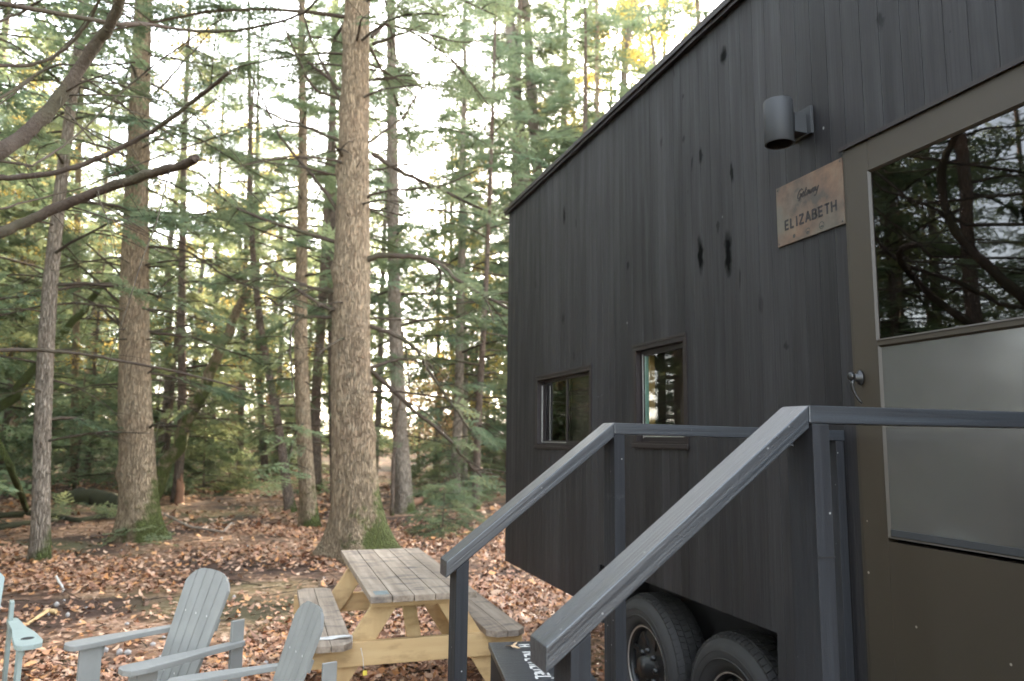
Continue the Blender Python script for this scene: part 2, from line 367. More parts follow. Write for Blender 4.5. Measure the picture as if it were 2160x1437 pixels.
# ------------------------------------------------------------------ foliage
def make_spray(seed, nl=13, wid=.034):
    r = np.random.default_rng(seed); Q = []; T = []
    def sliver(p, d, ln, w):
        d = d/np.linalg.norm(d); s = np.cross(d, [0, 0, 1.]); s /= np.linalg.norm(s)+1e-9
        s = s+np.array([0, 0, r.normal(0, .35)]); e = p+d*ln
        Q.append([p-s*w*.25, p+d*ln*.45-s*w*.5, e, p+d*ln*.5+s*w*.5]); T.append(r.random())
    for i in range(nl):
        t = .08+.9*i/nl
        for sg in (-1, 1):
            if r.random() < .12: continue
            ln = (.52*(1-t)**.8+.10)*r.uniform(.7, 1.15); a = sg*R(r.uniform(42, 68)); d = np.array([math.cos(a), math.sin(a), r.normal(0, .08)])
            p = np.array([t, 0, -.18*t*t+r.normal(0, .01)])
            m = max(2, int(ln/.085))
            for k in range(m):
                q = p+d*ln*k/m; q[2] -= .22*(np.hypot(q[0]*.3, q[1]))**1.5
                sliver(q, d+np.array([0, 0, -.15]), ln/m*1.15, wid*.7)
                for s2 in (-1, 1):
                    if r.random() < .8:
                        b = a+s2*R(r.uniform(35, 60)); sliver(q, np.array([math.cos(b), math.sin(b), r.normal(-.1, .12)]), r.uniform(.06, .13)*(1-.4*k/m), wid)
    sliver(np.array([.9, 0, -.15]), np.array([1, 0, -.3]), .15, wid)
    Q = np.array(Q).reshape(-1, 3); return Q, np.repeat(np.array(T), 4)
SPR = [make_spray(100+i) for i in range(6)]
SPR_LO = [make_spray(200+i, 8, .055) for i in range(5)]
def place_sprays(acc, pos, yaw, pitch, roll, scale, tint, protos, r):
    for i in range(len(pos)):
        Q, T = protos[r.integers(len(protos))]
        cy, sy, cp, sp, cr, sr = math.cos(yaw[i]), math.sin(yaw[i]), math.cos(pitch[i]), math.sin(pitch[i]), math.cos(roll[i]), math.sin(roll[i])
        Rm = np.array([[cy, -sy, 0], [sy, cy, 0], [0, 0, 1]])@np.array([[cp, 0, -sp], [0, 1, 0], [sp, 0, cp]])@np.array([[1, 0, 0], [0, cr, -sr], [0, sr, cr]])
        V = (Q*scale[i])@Rm.T+pos[i]
        n = len(Q)//4; k = np.arange(n)*4
        acc.add(V, np.stack([k, k+1, k+2, k+3], 1), np.clip(tint[i]+(T-.5)*.35, 0, 1))
def branch_curve(p0, az, ln, rise, droop, r, n=7):
    t = np.linspace(0, 1, n); w = r.normal(0, .03*ln, n).cumsum()*.5*t
    x = t*ln; y = w; z = rise*ln*t-droop*ln*t**2+r.normal(0, .012*ln, n)*t
    return np.stack([p0[0]+x*math.cos(az)-y*math.sin(az), p0[1]+x*math.sin(az)+y*math.cos(az), p0[2]+z], 1)
def along(path, s):
    i = np.clip(s, 0, 1)*(len(path)-1); a = np.floor(i).astype(int); a = np.minimum(a, len(path)-2); f = (i-a)[:, None]
    return path[a]*(1-f)+path[a+1]*f
def make_crown(seed, z0, z1, rmax, nb, zfol, dens=1.0, lo=False, axis=None, rtr=.15, rise=(.0, .35), spr=(.45, .85)):
    """branches + foliage meshes for a trunk along `axis` (function z->xy offset)"""
    r = np.random.default_rng(seed); W = NP(); Fo = NP(); protos = SPR_LO if lo else SPR
    for i in range(nb):
        z = z0+(z1-z0)*(i+r.random())/nb; f = (z-z0)/(z1-z0)
        ln = rmax*(1-f)**.75*r.uniform(.55, 1.1)+.35
        az = i*2.4+r.normal(0, .5); base = np.array([0, 0, z]) if axis is None else np.array([*axis(z), z])
        dead = z < zfol and r.random() < .75
        if dead: ln *= r.uniform(.35, .8)
        pth = branch_curve(base, az, ln, r.uniform(*rise)-.25*(1-f)*r.random(), r.uniform(.1, .4), r, 6)
        rb = .008+.0085*ln*(1 if not dead else .75)
        V, Fq = tube_np(pth, np.linspace(rb, rb*.3, len(pth)), 4); W.add(V, Fq)
        for k in range(3 if not lo else 1):     # bare side twigs
            s = r.uniform(.3, .95); q = along(pth, np.array([s]))[0]; p2 = branch_curve(q, az+r.choice([-1, 1])*r.uniform(.4, 1.1), ln*r.uniform(.15, .4), r.uniform(-.1, .3), .3, r, 4)
            V, Fq = tube_np(p2, np.linspace(rb*.4, rb*.15, 4), 3); W.add(V, Fq)
        if dead and r.random() < .7: continue
        m = max(2, int(ln*4.2*dens)); s = r.uniform(.25, 1, m); pos = along(pth, s)
        tb = np.clip(r.normal(.42, .2), .05, .95)
        sd = r.choice([-1, 1], m); yw = az+sd*R(48)*r.uniform(.4, 1.25, m)*(1-s*.6)
        place_sprays(Fo, pos, yw, r.normal(-.12, .14, m), r.normal(0, .3, m), r.uniform(*spr, m)*(1 if not lo else 1.25), np.clip(r.normal(tb, .12, m), 0, 1), protos, r)
    return W.mesh('branches', M['branch'], True), Fo.mesh('foliage', M['hemlock'])

def trunk_mesh(path, rad, seg=18, flare=1.5, mat='bark', seed=0, roots=5, knots=0):
    r = np.random.default_rng(seed)
    path = np.asarray(path, float); rad = np.asarray(rad, float)
    zs = path[:, 2]; base = path[0].copy()
    n = max(24, int((zs[-1]-zs[0])/.22)); zz = np.concatenate([zs[0]-.15+np.linspace(0, 1.0, 12)**1.3, np.linspace(zs[0]+1.0, zs[-1], n)])
    ang = np.arange(seg)*2*np.pi/seg; ph = r.uniform(0, 6.28, 4); V = []
    kn = [(r.uniform(zs[0]+1, min(zs[-1], zs[0]+9)), r.uniform(0, 6.28)) for _ in range(knots)]
    for z in zz:
        x = np.interp(z, zs, path[:, 0]); y = np.interp(z, zs, path[:, 1]); rr = np.interp(z, zs, rad)
        h = max(z-zs[0], 0); fl = math.exp(-h/.30)*(flare-1)
        lob = (.5+.5*np.cos(ang*roots+ph[0]+.4*np.sin(ang+ph[1])))**2
        k = 1+fl*(.35+lob*1.1)+.035*np.sin(ang*3+ph[2]+z*.6)+.02*np.sin(ang*7+ph[3]+z*1.7)+r.normal(0, .012, seg)
        for kz, ka in kn: k = k+.22*np.exp(-((z-kz)/.11)**2)*np.exp(-(((ang-ka+np.pi) % (2*np.pi)-np.pi)/.45)**2)
        V.append(np.stack([x+rr*k*np.cos(ang), y+rr*k*np.sin(ang), np.full(seg, z)-.05*fl*lob], 1))
    V = np.concatenate(V); F = []
    for i in range(len(zz)-1):
        k = np.arange(seg); F.append(np.stack([i*seg+k, i*seg+(k+1) % seg, (i+1)*seg+(k+1) % seg, (i+1)*seg+k], 1))
    V[:, :] -= base
    return np_mesh('trunk', V, [np.concatenate(F)], M[mat], True), base

# ------------------------------------------------------------------ world, sun, camera
sc = bpy.context.scene
SUN_EL, SUN_AZ = R(20), R(30)
w = bpy.data.worlds.new('World'); sc.world = w; w.use_nodes = True
nt = w.node_tree; sky = nt.nodes.new('ShaderNodeTexSky'); sky.sky_type = 'NISHITA'; sky.sun_disc = False; sky.sun_elevation = SUN_EL; sky.sun_rotation = SUN_AZ
sky.air_density = 1.0; sky.dust_density = 2; sky.ozone_density = .8
hs = N(nt, 'ShaderNodeHueSaturation', Saturation=.42); L(nt, sky.outputs[0], hs.inputs['Color']); L(nt, hs.outputs[0], nt.nodes['Background'].inputs[0]); nt.nodes['Background'].inputs[1].default_value = 0.15
sd = bpy.data.lights.new('sun', 'SUN'); sd.energy = 3.0; sd.angle = R(.6); sd.color = (1, .80, .55)
so = bpy.data.objects.new('sun', sd); C.objects.link(so)
sv = Vector((math.sin(SUN_AZ)*math.cos(SUN_EL), math.cos(SUN_AZ)*math.cos(SUN_EL), math.sin(SUN_EL))); so.rotation_euler = sv.to_track_quat('Z', 'Y').to_euler()
cd = bpy.data.cameras.new('camera'); cam = bpy.data.objects.new('camera', cd); C.objects.link(cam)
Mx = Matrix.Identity(4)
for i in range(3): Mx[i][0] = rt2[i]; Mx[i][1] = up2[i]; Mx[i][2] = -fw[i]; Mx[i][3] = CAM[i]
cam.matrix_world = Mx; cd.sensor_width = 36; cd.lens = F_/2160*36; cd.clip_end = 1500; cd.clip_start = .05
cd.dof.use_dof = True; cd.dof.focus_distance = 2.3; cd.dof.aperture_fstop = 3.5
sc.camera = cam; HAZE = .0002; sc.cycles.volume_bounces = 1
sc.view_settings.view_transform = 'Standard'; sc.view_settings.look = 'None'; sc.view_settings.exposure = 3.9; sc.view_settings.gamma = 1
sc.cycles.max_bounces = 6; sc.cycles.transparent_max_bounces = 12; sc.cycles.caustics_reflective = False; sc.cycles.caustics_refractive = False
sc.cycles.sample_clamp_indirect = 6; sc.cycles.use_denoising = True
#--SCENE--
# ================================================================== GROUND
def build_ground():
    a = np.concatenate([np.arange(-16, 20, .25)]); b = np.concatenate([np.arange(-6, 26, .25)])
    xs = np.concatenate([[-300, -150, -80, -50, -35, -25, -20], a, [20, 25, 35, 50, 80, 150, 300]]); ys = np.concatenate([[-200, -100, -50, -25, -12], b, [26, 28, 31, 35, 40, 46, 54, 64, 80, 110, 160, 300]])
    X, Y = np.meshgrid(xs, ys, indexing='ij'); Z = ground_h(X, Y)+rng.normal(0, .006, X.shape)
    nx, ny = X.shape; V = np.stack([X, Y, Z], -1).reshape(-1, 3)
    i, j = np.meshgrid(np.arange(nx-1), np.arange(ny-1), indexing='ij'); k = (i*ny+j).ravel()
    o = obj('ground', np_mesh('ground', V, [np.stack([k, k+ny, k+ny+1, k+1], 1)], M['ground'], True)); tag(o, kind='structure')
build_ground()

def leaf_scatter():
    r = np.random.default_rng(3)
    shapes = []
    for k in range(5):      # lobed maple, oak and beech outlines
        n = [10, 10, 12, 8, 8][k]; a = np.arange(n)*2*np.pi/n; rad = np.where(np.arange(n) % 2 == 0, 1.0, [.48, .55, .6, .8, .86][k])*r.uniform(.82, 1.12, n)
        el = [1, .8, .62, .55, .7][k]; shapes.append(np.stack([rad*np.cos(a), rad*np.sin(a)*el], 1))
    pal = np.array([(.62, .40, .28), (.54, .33, .22), (.70, .46, .32), (.38, .22, .15), (.72, .54, .41), (.64, .34, .14), (.28, .16, .11), (.76, .60, .47), (.58, .40, .31), (.50, .28, .17), (.74, .46, .24)])
    V = []; Fd = {}; Cc = []; off = 0
    def patch(x, y):     # density mask, bare soil between the drifts of leaves
        return .5+.30*np.sin(x*.9+1.7*np.sin(y*.5))+.28*np.sin(y*1.25+1.3*np.sin(x*.8+2))+.2*np.sin(x*2.3+y*1.9)
    for (n, ylo, yhi, slo, shi, thin) in ((46000, 2.2, 8.2, .018, .046, .22), (42000, 7.5, 15, .024, .052, .2), (16000, 14, 30, .045, .085, .2)):
        t = r.uniform(0, 1, n); y = np.sqrt(t*(yhi**2-ylo**2)+ylo**2); ang = r.uniform(-.36, .72, n)+0*y
        x = y*np.tan(ang); ok = (r.random(n) < thin*.45+np.clip(patch(x, y)*2.2-.55, 0, 1)); x, y = x[ok], y[ok]
        ok = ~((x > 1.95) & (y < 2.6)); x, y = x[ok], y[ok]; n = len(x)
        z = ground_h(x, y)
        for i in range(n):
            sh = shapes[int(r.integers(5))]; s = r.uniform(slo, shi); c = r.uniform(-1, 1, 2)*.9
            px = sh[:, 0]*s; py = sh[:, 1]*s; pz = c[0]*px*px/s*.9+c[1]*py*py/s*.7+px*r.normal(0, .32)+py*r.normal(0, .32)
            a = r.uniform(0, 6.28); V.append(np.stack([x[i]+px*math.cos(a)-py*math.sin(a), y[i]+px*math.sin(a)+py*math.cos(a), z[i]+.006+r.uniform(0, .03)+np.maximum(pz, -.012)], 1))
            m = len(sh); Fd.setdefault(m, []).append(np.arange(m)+off); off += m
            col = pal[int(r.integers(len(pal)))]*r.uniform(.6, 1.12)*(1 if r.random() < .8 else .5)*np.array([1.12, .95, .82]); Cc.append(np.repeat([[*col, 1]], m, 0))
    o = obj('leaf_litter', np_mesh('leaf_litter', np.concatenate(V), [np.array(v) for v in Fd.values()], M['litter'], False, {'col': np.concatenate(Cc)}))
    tag(o, 'fallen tan and pink brown maple and oak leaves covering the forest floor', 'leaf litter', kind='stuff')
leaf_scatter()
def gravel():
    r = np.random.default_rng(9); b = bmesh.new(); bmesh.ops.create_icosphere(b, subdivisions=1, radius=1); B = np.array([v.co for v in b.verts]); Fi = np.array([[v.index for v in f.verts] for f in b.faces]); b.free()
    A = NP()
    for i in range(2600):
        x = r.uniform(-.1, 2.3); y = r.uniform(2.3, 5.2)
        if r.random() > .35+.65*math.exp(-((x-1.0)**2+(y-3.3)**2)/1.2): continue
        s = r.uniform(.006, .016); A.add(B*s*r.uniform(.6, 1.2, 3)+[x, y, .012+float(ground_h(x, y))], Fi)
    for i in range(50):
        p = at_ground(r.uniform(0, 1000), r.uniform(1120, 1420)); s = r.uniform(.012, .03); A.add(B*s*r.uniform(.6, 1.2, 3)+[p[0], p[1], p[2]+.02], Fi)
    o = obj('gravel', A.mesh('gravel', M['pebble'], True)); tag(o, 'pale gravel pebbles scattered among leaves by the picnic table and stairs', 'gravel', kind='stuff')
gravel()

# ================================================================== CABIN
XW = 2.05
YF, ZT, ZB = 6.37, 3.747, .577
cabin = empty('cabin_on_wheels', (2.05+1.25, 3.0, 0), 0, 'dark charcoal timber cabin on trailer wheels with two small windows', 'cabin')
cmw = Matrix.Translation((2.05+1.25, 3.0, 0))
def cpart(mb, name, mat, parent=None, lab=None):
    """build world-space geometry as a child of the cabin (or of one of its parts, which share its origin)"""
    mb.bm.transform(cmw.inverted()); bmesh.ops.recalc_face_normals(mb.bm, faces=mb.bm.faces)
    me = bpy.data.meshes.new(name); mb.bm.to_mesh(me); mb.bm.free(); me.materials.append(mat)
    o = obj(name, me, parent or cabin)
    if lab: o['label'] = lab
    return o
W1 = (4.514, 5.587, 1.582, 2.140); W2 = (3.322, 3.902, 1.615, 2.198); WELL = (2.671, 4.395, -1, .862); DOOR = (1.30, 2.172, .70, 2.758)
def siding():
    yb = [YF]; r = random.Random(5); tints = []
    while yb[-1] > -1.6: yb.append(yb[-1]-r.choice((.088, .088, .094, .082, .112)))
    yb = yb[::-1]; g = .0007; dpt = .0014; b = MB(); tl = b.bm.verts.layers.float.new('tint')
    zt = ZT
    holes = (W1, W2, WELL, DOOR)
    prev = .5
    for y0, y1 in zip(yb, yb[1:]):
        prev = min(1, max(0, .5+.6*(prev-.5)+r.gauss(0, .26))); t = prev
        cuts = sorted({y0, y1} | {e for h in holes for e in h[:2] if y0+.002 < e < y1-.002})
        for a, c in zip(cuts, cuts[1:]):
            mid = (a+c)/2; zb = ZB if mid > 2.671 else .33
            iv = [(zb, zt)]
            for h in holes:
                if h[0] < mid < h[1]: iv = [q for (p0, p1) in iv for q in ((p0, min(p1, h[2])), (max(p0, h[3]), p1)) if q[1]-q[0] > .005]
            for z0, z1 in iv:
                L0 = (a == y0); L1 = (c == y1)
                pts = ([(XW+dpt, a), (XW+dpt, a+g), (XW, a+g+.0005)] if L0 else [(XW, a)])+([(XW, c-g-.0022), (XW+dpt, c-g), (XW+dpt, c)] if L1 else [(XW, c)])
                for p, q in zip(pts, pts[1:]):
                    vs = [b.bm.verts.new(v) for v in ((p[0], p[1], z0), (q[0], q[1], z0), (q[0], q[1], z1), (p[0], p[1], z1))]
                    for v in vs: v[tl] = t
                    b.bm.faces.new(vs[::-1])
    # end wall, back wall, floor and inner shell thickness
    for q in (((XW+.0045, YF, ZB), (4.55, YF, ZB), (4.55, YF, zt), (XW+.0045, YF, zt)), ((4.55, -1.6, ZB), (4.55, YF, ZB), (4.55, YF, zt), (4.55, -1.6, zt)),
              ((XW+.0045, -1.6, ZB), (4.55, -1.6, ZB), (4.55, -1.6, zt), (XW+.0045, -1.6, zt))):
        vs = [b.bm.verts.new(v) for v in q]
        for v in vs: v[tl] = .5
        b.bm.faces.new(vs)
    b.bm.transform(Matrix.Translation((0, 0, 0)))
    b.bm.transform(cmw.inverted()); me = bpy.data.meshes.new('wall'); b.bm.to_mesh(me); b.bm.free(); me.materials.append(M['siding'])
    return obj('wall', me, cabin)
# the siding shader uses world-aligned positions: object origin is shifted, so compensate once in the mapping
wall = siding()
bnode = [n for n in M['siding'].node_tree.nodes if n.type == 'TEX_COORD'][0]
_nt = M['siding'].node_tree; _mp = _nt.nodes.new('ShaderNodeMapping'); _mp.inputs['Location'].default_value = (3.3, 3.0, 0)
_ls = [l.to_socket for l in bnode.outputs['Object'].links]
L(_nt, bnode.outputs['Object'], _mp.inputs[0])
for s in _ls: L(_nt, _mp.outputs[0], s)
cpart(MB().box(2.44, 4.53, -1.58, YF-.02, ZB+.012, ZB+.06).box(XW+.02, 2.439, 4.45, YF-.02, ZB+.0125, ZB+.06).box(XW+.02, 2.439, -1.58, 2.59, ZB+.0125, ZB+.06), 'floor', M['chassis_black'])
# interior room shell (dark) seen through the windows
b = MB()
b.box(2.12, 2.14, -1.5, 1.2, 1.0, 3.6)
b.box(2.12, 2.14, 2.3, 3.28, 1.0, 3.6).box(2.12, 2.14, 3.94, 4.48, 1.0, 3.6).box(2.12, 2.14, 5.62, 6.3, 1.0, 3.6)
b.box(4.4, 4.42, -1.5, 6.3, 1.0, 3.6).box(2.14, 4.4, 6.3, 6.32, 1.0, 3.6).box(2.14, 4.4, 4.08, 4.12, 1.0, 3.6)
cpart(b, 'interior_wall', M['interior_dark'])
# roof and its dark metal edge
b = MB(); b.prism([(XW-.035, -1.7), (4.6, -1.7), (4.6, YF+.04), (XW-.035, YF+.04)], ZT+.022, ZT+.036)
roof = cpart(b, 'roof', M['roof_metal'])
b = MB(); yy = np.linspace(-1.7, YF+.05, 60); rr = random.Random(2)
for a, c in zip(yy, yy[1:]):
    e = rr.uniform(-.0022, .0022)
    b.box(XW-.030+e, XW-.004, a, c, ZT-.014, ZT+.018)
b.box(XW-.042, XW-.0305, -1.7, YF+.05, ZT+.008, ZT+.040)
cpart(b, 'roof_edge', M['roof_metal'])
# windows
def window(win, name_lab, sashes):
    y0, y1, z0, z1 = win
    b = MB(); t = .030; x0, x1 = XW-.006, XW+.075
    b.box(x0, x1, y0-.004, y0+t, z0, z1).box(x0, x1, y1-t, y1+.004, z0, z1).box(x0-.001, x1, y0+t, y1-t, z1-t, z1+.003).box(x0-.001, x1, y0+t, y1-t, z0, z0+t*.8)
    wd = cpart(b, 'window', M['roof_metal'], None, name_lab)
    cpart(MB().box(XW-.016, XW-.0065, y0-.012, y1+.012, z0-.012, z0+.012, .003), 'sill', M['roof_metal'], wd)
    cpart(MB().box(XW-.012, XW-.0065, y0-.008, y1+.008, z1-.006, z1+.010), 'head_trim', M['roof_metal'], wd)
    return wd, (y0+t, y1-t, z0+t*.8, z1-t)
w1, (a0, a1, c0, c1) = window(W1, 'low wide dark framed window near the far end of the wall', 2)
b = MB(); ym = (a0+a1)/2-.02
for s0, s1, xo in ((a0, ym+.02, XW+.035), (ym-.012, a1, XW+.055)):
    b.box(xo, xo+.014, s0+.0005, s0+.024, c0, c1).box(xo, xo+.014, s1-.024, s1-.0005, c0, c1).box(xo+.0005, xo+.0135, s0+.024, s1-.024, c1-.022, c1-.0005).box(xo+.0005, xo+.0135, s0+.024, s1-.024, c0+.0005, c0+.03)
cpart(b, 'sash', M['roof_metal'], w1)
cpart(MB().box(XW+.026, XW+.030, a1-.032, a1-.022, c0+.012, c1-.04).box(XW+.026, XW+.030, ym, a1-.033, c0+.012, c0+.020), 'bead', M['chrome_dull'], w1)
cpart(MB().box(XW+.041, XW+.044, a0+.02, ym, c0+.025, c1-.02), 'pane', M['glass'], w1); cpart(MB().box(XW+.061, XW+.064, ym, a1-.02, c0+.025, c1-.02), 'pane', M['dark_glass'], w1)
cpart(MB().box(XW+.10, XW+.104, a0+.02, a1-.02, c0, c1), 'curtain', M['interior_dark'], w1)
w2, (a0, a1, c0, c1) = window(W2, 'small tall dark framed window with yellow wood inside', 1)
b = MB(); xo = XW+.03
b.box(xo, xo+.016, a0+.0005, a0+.02, c0, c1).box(xo, xo+.016, a1-.02, a1-.0005, c0, c1).box(xo+.0005, xo+.0155, a0+.02, a1-.02, c1-.03, c1-.0005).box(xo+.0005, xo+.0155, a0+.02, a1-.02, c0+.0005, c0+.028)
cpart(b, 'sash', M['roof_metal'], w2); cpart(MB().box(xo-.004, xo-.0005, a1-.0235, a1-.0175, c0+.02, c1-.02).box(xo-.004, xo-.0005, a0+.02, a1-.024, c0+.026, c0+.034), 'bead', M['chrome_dull'], w2)
cpart(MB().box(xo+.006, xo+.009, a0+.018, a1-.018, c0+.026, c1-.028), 'pane', M['glass'], w2)
cpart(MB().box(xo+.0105, xo+.027, a1-.036, a1-.0195, c0+.026, c1-.03), 'trim_strip', M['teal_trim'], w2)
cpart(MB().box(xo+.028, xo+.060, a1-.050, a1-.036, c0-.02, c1), 'interior_jamb', M['interior_wood'], w2)
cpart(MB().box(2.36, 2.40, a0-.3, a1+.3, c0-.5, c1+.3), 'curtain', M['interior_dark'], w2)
# door
dl, dr, dz0, dz1 = 2.172, 1.30, .72, 2.758
XD = XW-.010
b = MB(); b.box(XW-.006, XW+.05, dl-.012, dl+.004, dz0-.02, dz1+.003)
b.box(XW-.008, XW+.05, dr-.03, dr, dz0-.02, dz1+.003).box(XW-.0075, XW+.05, dr, dl-.012, dz1-.006, dz1+.004)
door = cpart(b, 'door', M['door_paint'], None, 'olive brown storm door with an upper glass and a lower insect screen')
gy0, gy1, gz0, gz1 = 1.452, 2.046, 2.015, 2.630       # glass
sy0, sy1, sz0, sz1 = 1.452, 2.036, 1.334, 1.983       # screen
b = MB(); xa, xb = XD, XW+.034; lf, rg = dl-.0125, dr+.0005
b.box(xa, xb, gy1+.004, lf, dz0, dz1-.0065, .002)                       # hinge and latch stiles
b.box(xa, xb, rg, gy0-.004, dz0, dz1-.0065, .002)
b.box(xa+.0004, xb, gy0-.0035, gy1+.0035, gz1+.004, dz1-.0068)          # top rail
b.box(xa+.0005, xb, gy0-.0035, gy1+.0035, sz1+.006, gz0-.006)           # middle rail
b.box(xa+.0004, xb, gy0-.0035, gy1+.0035, dz0, sz0-.02)                 # lower panel
cpart(b, 'door_leaf', M['door_paint'], door)
def molding(y0, y1, z0, z1, name):
    b = MB(); t = .007; x0 = XD-.003; x1 = XD+.012
    for P in (((y0-t, z0-t), (y1+t, z0-t), (y1, z0), (y0, z0)), ((y1+t, z0-t), (y1+t, z1+t), (y1, z1), (y1, z0)), ((y1+t, z1+t), (y0-t, z1+t), (y0, z1), (y1, z1)), ((y0-t, z1+t), (y0-t, z0-t), (y0, z0), (y0, z1))):
        o0, o1, i1, i0 = P
        b.hexa([(x0, *o0), (x0, *o1), (x0+.009, *i1), (x0+.009, *i0), (x1, *o0), (x1, *o1), (x1, *i1), (x1, *i0)])
    cpart(b, name, M['door_paint'], door)
molding(gy0, gy1, gz0, gz1, 'glass_molding'); molding(sy0, gy1-.006, sz0, sz1, 'screen_frame')
cpart(MB().box(XD+.008, XD+.011, gy0-.004, gy1+.004, gz0-.004, gz1+.004), 'glass', M['dark_glass'], door)
cpart(MB().box(XD+.006, XD+.008, sy0-.004, gy1-.002, sz0-.004, sz1+.004), 'screen', M['screen'], door)
cpart(MB().box(XD+.001, XD+.0055, sy0, gy1-.008, sz0, sz0+.022), 'screen_rail', M['lamp_paint'], door)
cpart(MB().box(XW-.020, XW-.001, dr-.06, dl+.010, dz1+.006, dz1+.012).box(XW-.022, XW-.0185, dr-.06, dl+.010, dz1-.004, dz1+.012), 'drip_cap', M['roof_metal'], door)
# handle: rose, thumb button and curved lever
h = at_x(1817, 797, XD)
b = MB(); b.lathe([(.019, 0), (.021, -.006), (.019, -.012), (.010, -.014), (.010, -.034)], 20, 'x', (XD, h[1], h[2]), True, (.8, 1.35))
b.lathe([(.004, -.030), (.014, -.034), (.0155, -.046), (.011, -.052), (.002, -.053)], 18, 'x', (XD, h[1]+.004, h[2]+.004), True, (.9, 1.1))
b.tube([(XD-.036, h[1]+.002, h[2]-.004), (XD-.040, h[1]+.004, h[2]-.024), (XD-.036, h[1]+.004, h[2]-.045), (XD-.028, h[1]+.001, h[2]-.066), (XD-.018, h[1]-.004, h[2]-.084), (XD-.012, h[1]-.010, h[2]-.094)], [.009, .0075, .006, .0052, .005, .004], 10)
cpart(b, 'handle', M['black_metal'], door)
# chassis
e0 = at_x(1100, 1200, 2.32)
b = MB(); b.box(2.44, 2.50, -1.2, float(e0[1]), .47, ZB-.002).box(3.9, 3.98, -1.2, float(e0[1]), .47, ZB-.002).box(2.502, 3.898, float(e0[1])-.06, float(e0[1]), .45, ZB-.002)
b.box(2.40, 2.43, 2.2, 4.95, .5, 1.0).box(XW+.02, 2.40, 2.60, 2.64, .5, 1.0).box(XW+.02, 2.40, 4.40, 4.43, .5, 1.0).box(XW+.02, 2.43, 2.64, 4.399, .93, .96)
b.box(2.55, 4.1, -.8, 5.6, .36, .465)
cpart(b, 'chassis', M['chassis_black'])
# hanging strap under the wall
# wheels
def wheel(yc, xf, zc=.36, Ro=.395):
    T = NP; W = .235; n = 96
    prof = []    # outer face at x = 0, going inward (+x)
    for rr_, xx in ((.225, .045), (.235, .022), (.262, .006), (.300, -.004), (.330, -.004), (.352, .006), (.370, .020), (.384, .034), (.391, .050), (.393, .120), (.391, .190), (.380, .210), (.340, .236), (.262, .232), (.225, .20)): prof.append((rr_*Ro/.395, xx))
    b = MB(); b.lathe(prof, n, 'x', (xf, yc, zc), False)
    for q in (.282, .318): b.lathe([(q*Ro/.395-.003, -.002), (q*Ro/.395, -.0075), (q*Ro/.395+.003, -.002)], n, 'x', (xf, yc, zc), False)
    ty = cpart(b, 'wheel', M['rubber'])
    b = MB()
    for i in range(72):     # tread blocks in five staggered rows
        for row, (x0, x1) in enumerate(((.020, .052), (.058, .090), (.096, .142), (.148, .180), (.186, .216))):
            a0 = 2*math.pi*(i+.5*(row % 2)+.04)/72; a1 = a0+2*math.pi*.84/72; sk = .016*(1 if row % 2 else -1)
            r0 = (.386 if row not in (0, 4) else .374)*Ro/.395; r1 = (.4005 if row not in (0, 4) else .395)*Ro/.395
            P = []
            for rad_ in (r0, r1):
                for (xx, aa) in ((x0, a0), (x1, a0+sk), (x1, a1+sk), (x0, a1)):
                    rq = rad_-(.010 if (row == 0 and xx == x0) or (row == 4 and xx == x1) else 0)
                    P.append((xf+xx, yc+rq*math.cos(aa), zc+rq*math.sin(aa)))
            b.hexa(P)
    cpart(b, 'tread', M['rubber'], ty)
    b = MB(); k = Ro/.395
    b.lathe([(.224*k, .18), (.205*k, .16), (.205*k, .05), (.222*k, .028), (.230*k, .030)], 48, 'x', (xf, yc, zc), False)
    b.lathe([(.204*k, .075), (.17*k, .055), (.12*k, .070), (.085*k, .045), (.06*k, .045), (.055*k, .0), (.002, -.004)], 40, 'x', (xf, yc, zc), False)
    for i in range(8):
        a = 2*math.pi*i/8; b.lathe([(.017, .05), (.015, .03), (.002, .026)], 8, 'x', (xf, yc+.088*k*math.cos(a), zc+.088*k*math.sin(a)), False)
        a += .39; b.bar((xf+.062, yc+.11*k*math.cos(a), zc+.11*k*math.sin(a)), (xf+.052, yc+.19*k*math.cos(a), zc+.19*k*math.sin(a)), .03, .012, (0, -math.sin(a), math.cos(a)))
    cpart(b, 'rim', M['black_metal'], ty)
    b = MB(); b.lathe([(.214*k, .032), (.219*k, .026), (.224*k, .030)], 60, 'x', (xf, yc, zc), False); cpart(b, 'rim_ring', M['chrome_dull'], ty)
wheel(3.95, 2.10, .36); wheel(3.09, 2.10, .35)

# ================================================================== WALL LAMP, SIGN
lx, ly, lz0, lz1 = 1.925, 2.388, 2.853, 3.036
lamp = empty('wall_lamp', (XW, ly, (lz0+lz1)/2), 0, 'grey metal cylinder lamp fixed to the dark wall above the patina name plate', 'wall lamp')
lm = Matrix.Translation(lamp.location)
def child(mb, name, mat, root, lab=None):
    m = Matrix.Translation(root.location) @ Matrix.Rotation(root.rotation_euler.z, 4, 'Z')
    mb.bm.transform(m.inverted()); bmesh.ops.recalc_face_normals(mb.bm, faces=mb.bm.faces)
    me = bpy.data.meshes.new(name); mb.bm.to_mesh(me); mb.bm.free(); me.materials.append(mat)
    o = obj(name, me, root)
    if lab: o['label'] = lab
    return o
b = MB(); b.lathe([(.050, lz0+.001), (.050, lz1-.02), (.002, lz1-.02)], 48, 'z', (lx, ly, 0), False); child(b, 'lamp_inside', M['chassis_black'], lamp)
b = MB(); b.lathe([(.050, lz0+.0012), (.0515, lz0), (.0565, lz0), (.058, lz0+.0015), (.058, lz1-.003), (.0565, lz1), (.052, lz1+.0005), (.001, lz1+.0005)], 64, 'z', (lx, ly, 0), False); child(b, 'lamp_shade', M['lamp_paint'], lamp)
